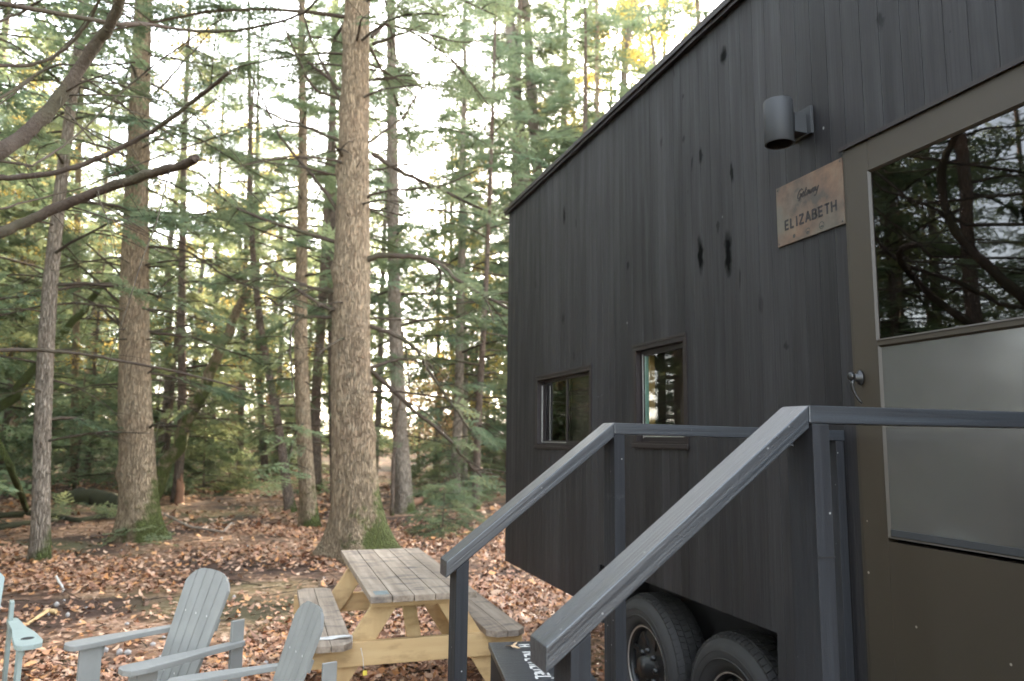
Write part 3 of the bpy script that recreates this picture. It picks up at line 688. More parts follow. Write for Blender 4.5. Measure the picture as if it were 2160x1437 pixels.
child(MB().box(lx+.052, XW-.0085, ly-.036, ly+.036, lz0+.050, lz1-.050, .002), 'arm', M['lamp_paint'], lamp)
child(MB().box(XW-.016, XW-.0005, ly-.060, ly+.060, lz0+.043, lz1-.022, .002), 'wall_plate', M['lamp_paint'], lamp)
sgy0, sgy1, sgz0, sgz1 = 2.178, 2.565, 2.474, 2.735
sign = empty('name_plate', (XW, (sgy0+sgy1)/2, sgz0), 0, 'brown patina metal name plate with black lettering between the wall lamp and the door', 'sign')
b = MB(); b.box(XW-.0095, XW-.0035, sgy0, sgy1, sgz0, sgz1, .0008); child(b, 'plate', M['plate'], sign)
b = MB()
for yy_ in (sgy0+.010, sgy1-.010):
    for zz_ in (sgz0+.011, sgz1-.011): b.lathe([(.0035, -.0096), (.0032, -.0112), (.001, -.0118)], 12, 'x', (XW, yy_, zz_), False)
child(b, 'screw', M['screw'], sign)
def strokes(segs, t, name, mat, x=XW-.0099):
    b = MB()
    for pl in segs:
        for p, q in zip(pl, pl[1:]):
            p = Vector((0, p[0], p[1])); q = Vector((0, q[0], q[1])); d = (q-p); 
            if d.length < 1e-6: continue
            d.normalize(); n = Vector((0, -d.z, d.y))*t/2; p = p-d*t*.12; q = q+d*t*.12
            x0, x1 = x-.0006, x+.0003
            P = [(p+n), (p-n), (q-n), (q+n)]
            b.hexa([(x0, v.y, v.z) for v in P]+[(x1, v.y, v.z) for v in P])
    child(b, name, mat, sign)
def textline(glyphs, y_left, z_base, hgt, wid, gap, slope=0.0, shear=0.0):
    out = []; cur = 0
    for g, wk in glyphs:
        for pl in g:
            pts = []
            for (x, z) in pl:
                X_ = cur+x*wid*wk+z*hgt*shear; pts.append((y_left-X_, z_base+z*hgt+slope*X_))
            out.append(pts)
        cur += wid*wk+gap
    return out
E_ = [[(0, 0), (0, 1)], [(0, .95), (.9, .95)], [(0, .5), (.8, .5)], [(0, .05), (.9, .05)]]
L_ = [[(0, 0), (0, 1)], [(0, .05), (.85, .05)]]; I_ = [[(.5, 0), (.5, 1)]]
Z_ = [[(0, .95), (.95, .95)], [(.92, .92), (.05, .08)], [(0, .05), (.98, .05)]]
A_ = [[(0, 0), (.48, 1), (.96, 0)], [(.2, .33), (.76, .33)]]
B_ = [[(0, 0), (0, 1)], [(0, .95), (.6, .95), (.85, .82), (.85, .64), (.6, .52), (0, .52)], [(.6, .52), (.95, .4), (.95, .16), (.65, .05), (0, .05)]]
T_ = [[(.0, .95), (1, .95)], [(.5, 0), (.5, 1)]]; H_ = [[(0, 0), (0, 1)], [(.95, 0), (.95, 1)], [(0, .5), (.95, .5)]]
pl = at_x(1657, 486, XW-.01); pr = at_x(1765, 452, XW-.01); zb_ = (pl[2]+at_x(1765, 446, XW-.01)[2])/2
span = pl[1]-pr[1]; g_ = [(E_, .85), (L_, .8), (I_, .35), (Z_, 1), (A_, 1.1), (B_, .95), (E_, .85), (T_, .95), (H_, 1)]
wu = (span-8*.0125)/sum(k for _, k in g_)
strokes(textline(g_, float(pl[1]), float(pl[2]), .041, wu, .0125), .0088, 'lettering', M['letter_black'])
g2 = [([[(1.0, .85), (.75, 1.0), (.3, .9), (.05, .5), (.1, .1), (.5, 0), (.85, .2), (.9, .48), (.5, .45)], [(.88, .45), (.8, -.1), (.55, -.25)]], 1.25),   # G
      ([[(0, .15), (.6, .35), (.75, .52), (.45, .58), (.2, .35), (.3, .05), (.7, .0), (1, .15)]], .75),                                              # e
      ([[(0, .15), (.5, .95), (.35, .3), (.5, 0), (.9, .12)], [(.1, .62), (.9, .68)]], .6),                                                            # t
      ([[(.8, .5), (.35, .52), (.1, .2), (.35, 0), (.7, .25), (.85, .52), (.8, .1), (1, .1)]], .8),                                                    # a
      ([[(0, .5), (.1, .05), (.35, .05), (.5, .5), (.55, .05), (.8, .1), (.95, .55), (1.05, .45)]], 1.0),                                              # w
      ([[(.8, .5), (.35, .52), (.1, .2), (.35, 0), (.7, .25), (.85, .52), (.8, .1), (1, .1)]], .8),                                                    # a
      ([[(0, .5), (.15, .1), (.5, .1), (.8, .55), (.55, -.3), (.2, -.5), (.0, -.35)]], .85)]                                                           # y
gl_ = at_x(1681, 421, XW-.01); gr_ = at_x(1731, 396, XW-.01); wu2 = (gl_[1]-gr_[1]-.012)/sum(k for _, k in g2)
strokes(textline(g2, float(gl_[1]), float(gl_[2]), .036, wu2*.92, .0012, 0, .35), .0042, 'script_lettering', M['letter_black'])
b = MB()
for (u, v, r0, half) in ((1675, 498, .0085, 0), (1704, 487, .0125, 1), (1733, 475, .0150, 2)):
    p = at_x(u, v, XW-.01); p[2] = max(p[2], sgz0+r0+.006)
    if half == 0: b.lathe([(.001, -.0002), (r0*.8, -.0002)], 20, 'x', (XW-.0096, p[1], p[2]), False)
    b.lathe([(r0*.78, -.0002), (r0, -.0002)], 24, 'x', (XW-.0096, p[1], p[2]), False)
    if half: b.box(XW-.0099, XW-.0096, p[1]-r0*.5, p[1]+r0*.5, p[2]-r0*.55, p[2]-r0*.1)
child(b, 'emblem', M['stamp_grey'], sign)

# ================================================================== STAIRS AND RAILINGS
st = empty('entrance_stairs', (1.5, 1.77, 0), 0, 'dark grey painted wooden entrance stairs with two sloping handrails up to the door', 'stairs')
X1, X2n, X2f = 1.098, .499, .535
yn0, yn1, yf0, yf1 = 1.300, 1.387, 2.237, 2.323
Znt, Zft, Zl = 1.727, 1.705, 1.2755
TH = .038; VT = TH/math.cos(math.atan((Znt-Zl)/(X1-X2n)))
def rail_obj(mb, name, mat, ang=0.0):
    """local x runs along the board so the grain follows it"""
    root = Matrix.Translation(st.location)
    mw = Matrix.Rotation(-ang, 4, 'Y')
    mb.bm.transform(root.inverted()); bmesh.ops.recalc_face_normals(mb.bm, faces=mb.bm.faces); mb.bm.transform(mw.inverted())
    me = bpy.data.meshes.new(name); mb.bm.to_mesh(me); mb.bm.free(); me.materials.append(mat)
    return obj(name, me, st, mw)
def sloped(x2, y0, y1, zt, zl):
    b = MB(); b.prism([(x2, zl), (X1-.0004, zt), (X1-.0004, zt-VT), (x2, zl-VT)], y0, y1, 'y', .0028); rail_obj(b, 'sloping_handrail', M['rail_paint'], math.atan((zt-zl)/(X1-x2)))
sloped(X2n, yn0, yn1, Znt, Zl); sloped(X2f, yf0, yf1, Zft, Zl)
rail_obj(MB().box(X1+.0004, 1.975, yn0, yn1, Znt-TH, Znt, .0028), 'level_handrail', M['rail_paint'])
b = MB(); b.prism([(X1+.0004, Zft), (XW-.003, Zft-.012), (XW-.003, Zft-.012-TH), (X1+.0004, Zft-TH)], yf0, yf1, 'y', .0028); rail_obj(b, 'level_handrail', M['rail_paint'])
def post(x0, x1, y0, y1, z0, z1, cut=None, sl=0):
    b = MB()
    if sl: b.prism([(x0, z0), (x1, z0), (x1, z1+sl*(x1-x0)), (x0, z1)], y0, y1, 'y', .002)
    else: b.box(x0, x1, y0, y1, z0, z1, .002)
    return rail_obj(b, 'post', M['rail_paint_z'])
s = (Znt-Zl)/(X1-X2n); s2 = (Zft-Zl)/(X1-X2f)
post(1.106, 1.150, yn0+.001, yn1-.001, .02, Znt-TH-.0005)
post(.548, .589, yn0+.001, yn1-.001, .02, Zl-VT+s*(.548-X2n)-.0008, None, s)
post(1.098, 1.137, yf0+.001, yf1-.001, .02, Zft-TH-.0005)
post(.567, .606, yf0+.001, yf1-.001, .02, Zl-VT+s2*(.567-X2f)-.0008, None, s2)
post(2.006, 2.042, yf0+.001, yf1-.001, .30, Zft-TH-.0130)
post(1.94, 1.974, yn0+.001, yn1-.001, .30, Znt-TH-.0005)
rail_obj(MB().box(1.104, 1.1515, yn0-.0012, yn0+.004, 1.408, 1.4105).box(1.106, 1.112, yn0-.0014, yn0+.0005, 1.4106, 1.413), 'crack', M['chassis_black'])
b = MB()
for (u, v) in ((1639, 883), (1668, 881)):
    q = at_z(u, v, Znt-.03); q[2] = Zl+s*(q[0]-X2n)+.0004; b.lathe([(.0035, .001), (.0034, -.002)], 10, 'z', tuple(q))
for (u, v) in ((1261, 905), (1269, 905)):
    q = at_z(u, v, Zft-.015); q[2] = Zl+s2*(q[0]-X2f)+.0004; b.lathe([(.0035, .001), (.0034, -.002)], 10, 'z', tuple(q))
rail_obj(b, 'screw', M['screw'])
PZ = .72
b = MB()
for i in range(7): b.box(1.10+i*.135, 1.10+i*.135+.130, yn0+.005, yf1-.005, PZ-.036, PZ, .003)
rail_obj(b, 'platform', M['rail_paint'])
b = MB(); b.box(1.1505, 2.03, yn0+.09, yn0+.13, PZ-.18, PZ-.037).box(1.1505, 2.03, yf0-.05, yf0-.01, PZ-.18, PZ-.037); rail_obj(b, 'joist', M['rail_paint'])
for k in range(3):
    zt_ = PZ-.18*(k+1); x1_ = 1.095-.25*k; rail_obj(MB().box(x1_-.27, x1_-.14, yn1+.003, yf0-.003, zt_-.036, zt_, .003).box(x1_-.135, x1_-.003, yn1+.003, yf0-.003, zt_-.036, zt_, .003), 'tread', M['rail_paint'])
for y0_ in (yn1+.004, yf0-.046):
    b = MB(); P = [(1.095, PZ-.037), (1.095, PZ-.32), (.30, -.02), (.22, -.02), (.22, .10)]; pts = [(1.095, PZ-.22), (1.095, .3), (.45, .0), (.28, .0), (.28, .12)]
    b.prism(pts, y0_, y0_+.042, 'y'); rail_obj(b, 'stringer', M['rail_paint'])

# storage box beside the stairs, with brushed white marks and one maple leaf on its lid
q0 = at_z(1030, 1355, .60); q1 = at_z(1067, 1437, .60); q2 = at_z(1275, 1437, .60)
yx = Vector((float(q0[0]-q1[0]), float(q0[1]-q1[1]), 0)).normalized(); ang = math.atan2(yx.y, yx.x)-math.pi/2
bx = empty('storage_box', (float(q0[0]), float(q0[1]), 0), ang, 'dark wooden box with white brushed lettering on its lid beside the stairs', 'box')
def lchild(mb, name, mat, root, lab=None):
    bmesh.ops.recalc_face_normals(mb.bm, faces=mb.bm.faces); me = bpy.data.meshes.new(name); mb.bm.to_mesh(me); mb.bm.free(); me.materials.append(mat); o = obj(name, me, root)
    if lab: o['label'] = lab
    return o
wb = .40
lchild(MB().box(.012, wb-.012, -.98, -.014, 0.0, .568), 'body', M['rail_paint_z'], bx); lchild(MB().box(0, wb, -1.0, 0, .57, .60, .004), 'lid', M['rail_paint'], bx)
b = MB(); r = random.Random(4)
def bst(p, q, t=.010, z=.6012): b.bar((p[0], p[1], z), (q[0], q[1], z), t, .0012, (1, 0, 0) if abs(p[1]-q[1]) > abs(p[0]-q[0]) else (0, 1, 0))
cx = .175
for (yy_, kind) in ((-.07, 'H'), (-.20, 'N'), (-.25, 'E'), (-.31, 'L'), (-.37, 'A'), (-.43, 'S'), (-.48, 'M'), (-.53, 'E'), (-.575, 'L')):
    hh = .030+r.uniform(-.004, .006); ww = .034; z_ = .6012+.0004*(kind in 'HE')
    bst((cx-hh, yy_), (cx+hh, yy_-r.uniform(-.004, .004)), .011, z_)
    if kind in 'HNAM': bst((cx-hh, yy_-ww), (cx+hh, yy_-ww), .011, z_)
    if kind in 'HA': bst((cx, yy_), (cx+.003, yy_-ww), .011, z_+.0004)
    if kind in 'ELS': bst((cx-hh, yy_), (cx-hh, yy_-ww), .011, z_+.0004)
    if kind in 'ES': bst((cx+hh*.1, yy_), (cx+hh*.1, yy_-ww*.8), .010, z_+.0004); bst((cx+hh, yy_), (cx+hh, yy_-ww), .010, z_+.0004)
    if kind in 'NM': bst((cx+hh, yy_), (cx-hh*.3, yy_-ww), .010, z_+.0008)
bst((cx+.03, -.605), (cx+.095, -.60), .008); bst((cx+.02, -.30), (cx+.085, -.295), .008)
lchild(b, 'lettering', M['white_rope'], bx)
def big_leaf(u, v, z, size, mat, lab):
    p = at_z(u, v, z); A = np.arange(22)*2*np.pi/22; rad = size*(.62+.38*np.cos(5*A)+.08*np.cos(11*A)); V = np.stack([rad*np.cos(A), rad*np.sin(A), .006+.012*np.cos(2*A)*rad/size+.0*A], 1)
    V = np.concatenate([[[0, 0, .004]], V]); Fq = np.array([[0, 1+i, 1+(i+1) % 22] for i in range(22)])
    o = obj('fallen_leaf', np_mesh('fallen_leaf', V, [Fq], mat, True)); o.location = p; o.rotation_euler = (0, 0, .6); tag(o, lab, 'leaf'); return o
mt = M['autumn'].copy(); lb = simple('tan_leaf', (.62, .42, .24), .7, 0, .15, 30)
big_leaf(1081, 1365, .602, .042, lb, 'single tan maple leaf lying on the lid of the dark storage box')

# ================================================================== PICNIC TABLE
tb = empty('picnic_table', (.945, 5.4, 0), 0, 'picnic table with weathered grey top and yellow pine legs beside the big tree', 'picnic table')
tx0, tx1, ty0, ty1, tz = .620, 1.268, 4.475, 6.33, .72
nb_ = 5; bw = (tx1-tx0)/nb_
for i in range(nb_): child(MB().box(tx0+i*bw+.003, tx0+(i+1)*bw-.003, ty0+random.uniform(0, .006), ty1-random.uniform(0, .01), tz-.038, tz+random.uniform(-.001, .001), .003), 'top_board', M['weathered_wood'], tb)
YA, YB = 4.72, 6.08
for ye, sg in ((YA, 1), (YB, -1)):
    child(MB().box(tx0+.03, tx1-.03, ye-.045*sg-.019, ye-.045*sg+.019, tz-.038-.062, tz-.0385, .003), 'cleat', M['pine_wood_x'], tb)
    child(MB().box(.262, 1.625, ye-.019-.039*sg, ye+.019-.039*sg, .285, .425, .004), 'seat_beam', M['pine_wood_x'], tb)
    for sx in (-1, 1):
        child(MB().bar((.945+sx*.165, ye, tz-.040), (.945+sx*.60, ye, .012), .038, .135, (0, 1, 0), .003), 'leg', M['pine_wood'], tb)
    child(MB().bar((.945, ye+.030*sg, .36), (.945, ye+.42*sg, tz-.045), .088, .038, (1, 0, 0), .003), 'brace', M['pine_wood'], tb)
for (x0, x1, y0, y1) in ((.283, .533, 4.47, 6.16), (1.357, 1.607, 4.52, 6.20)):
    c_ = .055; xm = (x0+x1)/2
    child(MB().prism([(x0, y0+c_), (x0+c_, y0), (xm-.002, y0), (xm-.002, y1), (x0+c_, y1), (x0, y1-c_)], .427, .465, 'z', .003), 'seat_board', M['weathered_wood'], tb)
    child(MB().prism([(xm+.002, y0), (x1-c_, y0), (x1, y0+c_), (x1, y1-c_), (x1-c_, y1), (xm+.002, y1)], .427, .465, 'z', .003), 'seat_board', M['weathered_wood'], tb)
b = MB(); b.box(tx0+.035, tx0+.12, ty0+.05, ty0+.16, tz+.0015, tz+.0005); child(b, 'worn_sticker', M['sticker'], tb)
b = MB(); b.box(.74+.16, .74+.23, 4.70, 4.74, tz+.0013, tz+.0018)
b = MB()
ropex = [(.279, .44), (.279, .4725), (.33, .475), (.42, .473), (.50, .475), (.538, .4725), (.5385, .44), (.5375, .415)]
for k, dy in enumerate((0, .014, .028)):
    b.tube([(x, 4.60+dy+.010*math.sin(i*1.3+k)-.05*(x-.28)*(k-1)*.3, z+.002*math.sin(i*2.1+k)) for i, (x, z) in enumerate(ropex)], .0062, 8)
b.tube([(.279, 4.61, .45), (.272, 4.58, .42), (.276, 4.55, .40), (.285, 4.53, .385)], .005, 8).tube([(.60, 4.662, .39), (.615, 4.660, .33), (.618, 4.659, .295), (.622, 4.658, .262)], .002, 6)
rp = empty('rope', (.41, 4.6, .47), 0, 'white rope looped around the near end of the left picnic bench', 'rope')
child(b, 'loop', M['white_rope'], rp); child(MB().box(.615, .640, 4.643, 4.657, .235, .262, .003).box(.262, .280, 4.50, 4.52, .37, .39, .003), 'clip', M['yellow_plastic'], rp)

# ================================================================== ADIRONDACK CHAIRS
def outline_slat(y0a, y1a, y0b, y1b, zl, top):   # slat between widths at bottom (a) and top (b), top(z at y)
    return None
def make_chair(mat):
    root = empty('adirondack_chair', (0, 0, 0), 0)
    hb, ht = .19, .245; Zb, Zt = 0.0, .70      # half width of the fan back, slope length
    al = R(24); bx0, bz0 = -.06, .235
    def bp(y, s, t=0):       # point on the leaning back: y across, s up the slope, t out of the face
        yy_ = y; return (bx0-s*math.sin(al)+t*math.cos(al), yy_, bz0+s*math.cos(al)+t*math.sin(al))
    ns = 5
    for i in range(ns):
        f0, f1 = i/ns, (i+1)/ns; P = []
        a0 = -hb+2*hb*f0+.003; a1 = -hb+2*hb*f1-.003; c0 = -ht+2*ht*f0+.003; c1 = -ht+2*ht*f1-.003
        top = lambda y: Zt-.09*(abs(y)/ht)**3.5
        n = 6; poly = [(a0, 0), (a1, 0)]+[(c1+(c0-c1)*k/n, top(c1+(c0-c1)*k/n)) for k in range(n+1)]
        b = MB(); fr = [b.bm.verts.new(bp(y, s_, .010)) for y, s_ in poly]; bk = [b.bm.verts.new(bp(y, s_, -.010)) for y, s_ in poly]
        fs = [b.bm.faces.new(fr), b.bm.faces.new(bk[::-1])]
        for k in range(len(poly)): fs.append(b.bm.faces.new((fr[k], bk[k], bk[(k+1) % len(poly)], fr[(k+1) % len(poly)])))
        bmesh.ops.bevel(b.bm, geom=list({e for f in fs for e in f.edges}), offset=.0025, segments=2, affect='EDGES', clamp_overlap=True)
        lchild(b, 'back_slat', mat, root)
    b = MB()
    for s_ in (.14, .42): b.hexa([bp(-.21, s_, -.011), bp(.21, s_, -.011), bp(.21, s_+.06, -.011), bp(-.21, s_+.06, -.011), bp(-.21, s_, -.033), bp(.21, s_, -.033), bp(.21, s_+.06, -.033), bp(-.21, s_+.06, -.033)], .003)
    lchild(b, 'back_rail', mat, root)
    for i in range(5):
        x = .34-i*.088; z = .375-i*.027
        b = MB(); b.hexa([(x-.080, -.245, z-.024), (x, -.245, z), (x, .245, z), (x-.080, .245, z-.024), (x-.086, -.245, z-.046), (x-.006, -.245, z-.022), (x-.006, .245, z-.022), (x-.086, .245, z-.046)], .003); lchild(b, 'seat_slat', mat, root)
    for sy in (-1, 1):
        pts = []
        out = [(.40, .30), (.405, .36), (.38, .405), (.30, .415), (.10, .40), (-.10, .365), (-.36, .345), (-.385, .335), (-.385, .285), (-.36, .28), (-.05, .285), (.15, .272), (.35, .268), (.38, .275)]
        b = MB(); b.prism([(x, sy*y) for x, y in (out if sy > 0 else out[::-1])], .535, .560, 'z', .004); lchild(b, 'arm', mat, root)
        lchild(MB().box(.20, .335, sy*.305-.012, sy*.305+.012, 0, .534, .003), 'front_leg', mat, root)
        lchild(MB().bar((-.345, sy*.300, 0), (-.345, sy*.300, .66), .024, .085, (0, 1, 0), .003), 'rear_post', mat, root)
        lchild(MB().bar((.34, sy*.278, .325), (-.40, sy*.278, .06), .024, .10, (0, 1, 0), .003), 'side_rail', mat, root)
        lchild(MB().bar((.18, sy*.318, .50), (.30, sy*.318, .515), .02, .05, (0, 1, 0), .002), 'arm_bracket', mat, root)
    b = MB()
    for sy in (-1, 1):
        for (x, z) in ((.25, .20), (.29, .36), (.27, .47)): b.lathe([(.006, -.0128 if sy < 0 else .0128), (.004, -.0150 if sy < 0 else .0150)], 10, 'y', (x, sy*.305, z), True)
    for k in (-.12, .0, .12):
        for s_ in (.17, .47):
            p = bp(k, s_, .0115); b.lathe([(.006, 0), (.004, .0012)], 8, 'x', p, True)
    lchild(b, 'bolt', M['white_rope'], root)
    return root
def copy_tree(o, parent=None):
    c = o.copy(); C.objects.link(c)
    if parent is not None: c.parent = parent; c.matrix_parent_inverse = Matrix.Identity(4)
    for ch in list(o.children): copy_tree(ch, c)
    return c
ch = make_chair(M['chair_plastic']); GC = 'adirondack chairs around the clearing'
ch.location = (-.475, 4.316, 0); ch.rotation_euler = (0, 0, R(-146.5)); ch.scale = (.80, .90, 1.045); tag(ch, 'grey green adirondack chair seen whole beside the picnic table, fan back leaning right', 'chair', GC)
c2 = copy_tree(ch); c2.location = (.0, 3.62, 0); c2.rotation_euler = (0, 0, R(-163)); c2.scale = (.77, .70, .99); tag(c2, 'grey adirondack chair seen edge on in front of the left picnic bench', 'chair', GC)
c3 = copy_tree(ch); c3.location = (-1.49, 4.72, 0); c3.rotation_euler = (0, 0, R(-70)); c3.scale = (.9, .86, 1.03); tag(c3, 'pale teal adirondack chair cut off by the left edge, cup hole in its arm', 'chair', GC)
for k in c3.children_recursive if hasattr(c3, 'children_recursive') else []:
    pass
for k in c3.children:
    if k.name.startswith('bolt'): continue
    k.data = k.data.copy(); k.data.materials[0] = M['chair_plastic_light']

b = MB(); b.lathe([(.046, .5605), (.041, .5625), (.036, .5608)], 24, 'z', (.24, .342, 0), False); lchild(b, 'cup_ring', M['chair_plastic_light'], c3); b = MB(); b.lathe([(.037, .5607), (.001, .5607)], 24, 'z', (.24, .342, 0), False); lchild(b, 'cup_hole_shade', M['chassis_black'], c3)  # flat black disc stands for the shade inside the cup hole
# ================================================================== TREES
UP = np.array([0, 0, 1.])
def px_path(base_px, pts, top_h, width_px):
    """trunk line through picture points on the upright plane at the distance of its foot"""
    g = at_ground(*base_px); dep = float(g@fh-CAM@fh); P = [g]; Rr = []
    for u, v in pts: P.append(at_depth(u, v, dep))
    P = np.array(P); P[:, 2] = np.maximum.accumulate(P[:, 2]+np.arange(len(P))*1e-4)
    d = P[-1]-P[-2]; d = d/max(d[2], .05); last = P[-1]
    if last[2] < top_h: P = np.vstack([P, last+(d*.5+UP*.5)*(top_h-last[2])])
    zz = P[:, 2]; m = dep/F_
    wv = [w_*m/2 for _, w_ in width_px]; wz = [float(at_depth(500, v, dep)[2]) for v, _ in width_px]
    o = np.argsort(wz); rad = np.interp(zz, np.array(wz)[o], np.array(wv)[o])
    if zz[-1] > max(wz): rad[zz > max(wz)] = np.interp(zz[zz > max(wz)], [max(wz), top_h], [wv[int(np.argmax(wz))], .03])
    return P, rad, dep
HER = []
def resample(P, rad, step=.6):
    z = np.arange(P[0, 2], P[-1, 2], step); z = np.append(z, P[-1, 2])
    x = np.interp(z, P[:, 2], P[:, 0]); y = np.interp(z, P[:, 2], P[:, 1])
    for _ in range(2): x[1:-1] = (x[:-2]+2*x[1:-1]+x[2:])/4; y[1:-1] = (y[:-2]+2*y[1:-1]+y[2:])/4
    return np.stack([x, y, z], 1), np.interp(z, P[:, 2], rad)
def hero(base, pts, top, wid, label, seed, mat='bark', crown=None, flare=1.5, seg=18, name='hemlock_tree', group=None, pxbr=(), knots=0, roots=5):
    P, rad, dep = px_path(base, pts, top, wid); P, rad = resample(P, rad)
    me, b0 = trunk_mesh(P, rad, seg, flare, mat, seed, roots, knots)
    root = empty(name, tuple(b0), 0, label, 'tree', group); obj('trunk', me, root)
    if crown:
        ax = lambda z: (np.interp(z+b0[2], P[:, 2], P[:, 0])-b0[0], np.interp(z+b0[2], P[:, 2], P[:, 1])-b0[1])
        wm, fm = make_crown(seed, axis=ax, **crown)
        obj('branches', wm, root); obj('foliage', fm, root)
    if pxbr:
        A = NP(); Fo = NP(); r = np.random.default_rng(seed+5)
        for bi, (w_, pl_, fol) in enumerate(pxbr):
            t = np.linspace(0, 1, len(pl_)); off = r.uniform(-.55, .55)
            Q = np.array([at_depth(u, v, dep+off*tt**.8*.9) for (u, v), tt in zip(pl_, t)])
            tt = np.linspace(0, 1, len(Q)*4); Qs = np.stack([np.interp(tt, t, Q[:, k]) for k in range(3)], 1)
            for _ in range(2): Qs[1:-1] = (Qs[:-2]+2*Qs[1:-1]+Qs[2:])/4
            Qs += r.normal(0, .006, Qs.shape)
            rr_ = 1.25*w_*dep/F_/2; V, Fq = tube_np(Qs-b0, np.linspace(rr_, rr_*.4, len(Qs)), 7); A.add(V, Fq)
            k = max(1, len(Qs)//4)
            for _ in range(k):     # small dead side twigs
                s_ = r.uniform(.25, 1); q = along(Qs, np.array([s_]))[0]; dd = Qs[-1]-Qs[0]; az = math.atan2(dd[1], dd[0])+r.choice([-1, 1])*r.uniform(.3, 1.2)
                p2 = branch_curve(q-b0, az, r.uniform(.25, .8), r.uniform(-.5, .3), .3, r, 5); V, Fq = tube_np(p2, np.linspace(rr_*.35, rr_*.12, 5), 4); A.add(V, Fq)
            if fol:
                m = int(fol); s_ = r.uniform(.3, 1, m); pos = along(Qs, s_)-b0; dd = Qs[-1]-Qs[0]; az = math.atan2(dd[1], dd[0])
                place_sprays(Fo, pos, az+r.choice([-1, 1], m)*r.uniform(.2, 1.2, m), r.normal(-.2, .2, m), r.normal(0, .4, m), r.uniform(.3, .6, m), r.uniform(.2, .8, m), SPR, r)
        for _ in range(34):
            z = r.uniform(1.7, 8.5); q = np.array([np.interp(z, P[:, 2], P[:, 0]), np.interp(z, P[:, 2], P[:, 1]), z])-b0; az = r.uniform(0, 6.28); ln = r.choice([.25, .9, 1.5])*r.uniform(.6, 1.3)
            p2 = branch_curve(q, az, ln+.2, r.uniform(-.1, .45), r.uniform(.1, .4), r, 7); V, Fq = tube_np(p2, np.linspace(.011+.006*ln, .004, 7), 5); A.add(V, Fq)
            for _k in range(2 if ln > .6 else 0):
                q3 = along(p2, np.array([r.uniform(.4, .95)]))[0]; p3 = branch_curve(q3, az+r.choice([-1, 1])*r.uniform(.4, 1.0), ln*.45, r.uniform(-.2, .3), .3, r, 4); V, Fq = tube_np(p3, np.linspace(.006, .002, 4), 4); A.add(V, Fq)
        o = obj('dead_branches', A.mesh('dead_branches', M['branch'], True), root)
        if Fo.n: obj('needle_sprays', Fo.mesh('needle_sprays', M['hemlock']), root)
    HER.append((P[0], dep)); return root

T1BR = [(9, [(785, 325), (850, 365), (930, 400), (1000, 435), (1085, 468)], 3), (5, [(760, 422), (790, 408), (860, 398), (930, 395), (1005, 360)], 2), (11, [(768, 552), (800, 538), (850, 540), (900, 545), (935, 560), (960, 590), (1010, 620), (1075, 652)], 7),
        (4, [(780, 670), (860, 676), (960, 675), (1005, 650)], 2), (8, [(780, 688), (830, 705), (880, 735), (895, 765), (930, 820), (995, 910)], 4), (7, [(780, 777), (830, 760), (880, 755), (905, 760)], 0), (9, [(780, 780), (820, 815), (865, 860), (930, 910), (975, 960), (1015, 1005)], 5),
        (7, [(785, 80), (820, 40), (850, 0)], 0), (7, [(785, 95), (850, 70), (912, 43)], 0), (5, [(790, 50), (850, 58), (900, 85), (950, 125), (990, 170), (1035, 230)], 5), (4, [(780, 170), (840, 160), (900, 155), (960, 160)], 4), (4, [(780, 440), (850, 455)], 0), (4, [(850, 58), (960, 90), (1015, 88)], 0),
        (7, [(735, 250), (700, 170), (660, 95), (630, 0)], 3), (6, [(725, 195), (650, 130), (610, 110), (560, 108)], 3), (7, [(720, 300), (640, 265), (590, 250), (530, 215)], 3), (10, [(738, 348), (722, 325), (705, 308)], 0), (5, [(720, 372), (650, 355), (580, 345), (520, 335)], 4),
        (8, [(738, 485), (690, 410), (640, 350), (590, 290), (530, 160)], 2), (8, [(720, 515), (640, 490), (560, 465), (480, 430), (420, 365)], 2), (8, [(750, 660), (700, 655), (640, 620), (600, 590), (560, 555)], 2), (7, [(715, 672), (640, 668), (600, 655), (560, 625)], 2), (6, [(725, 620), (660, 610), (620, 590), (560, 580)], 3),
        (5, [(640, 665), (615, 690), (612, 760), (622, 850)], 0), (5, [(895, 545), (935, 575), (905, 640)], 0), (4, [(850, 700), (860, 760), (865, 820)], 0), (6, [(720, 210), (660, 190), (600, 60), (585, 0)], 2), (4, [(740, 560), (720, 550), (730, 556)], 0), (4, [(765, 300), (780, 350), (762, 400), (776, 432)], 0),
        (4, [(720, 735), (700, 733), (680, 740)], 0), (5, [(780, 300), (850, 250), (900, 170), (960, 150)], 3), (4, [(785, 360), (860, 345), (930, 350)], 2)]
hero((760, 1175), [(742, 900), (742, 600), (746, 300), (753, 0)], 17, [(1080, 100), (900, 86), (700, 82), (400, 68), (100, 60)], 'big brown barked hemlock tree standing right behind the picnic table', 11, 'bark', dict(z0=7.0, z1=17, rmax=3.2, nb=58, zfol=7.2, dens=.9), 1.85, 32, pxbr=T1BR, knots=16, roots=4)
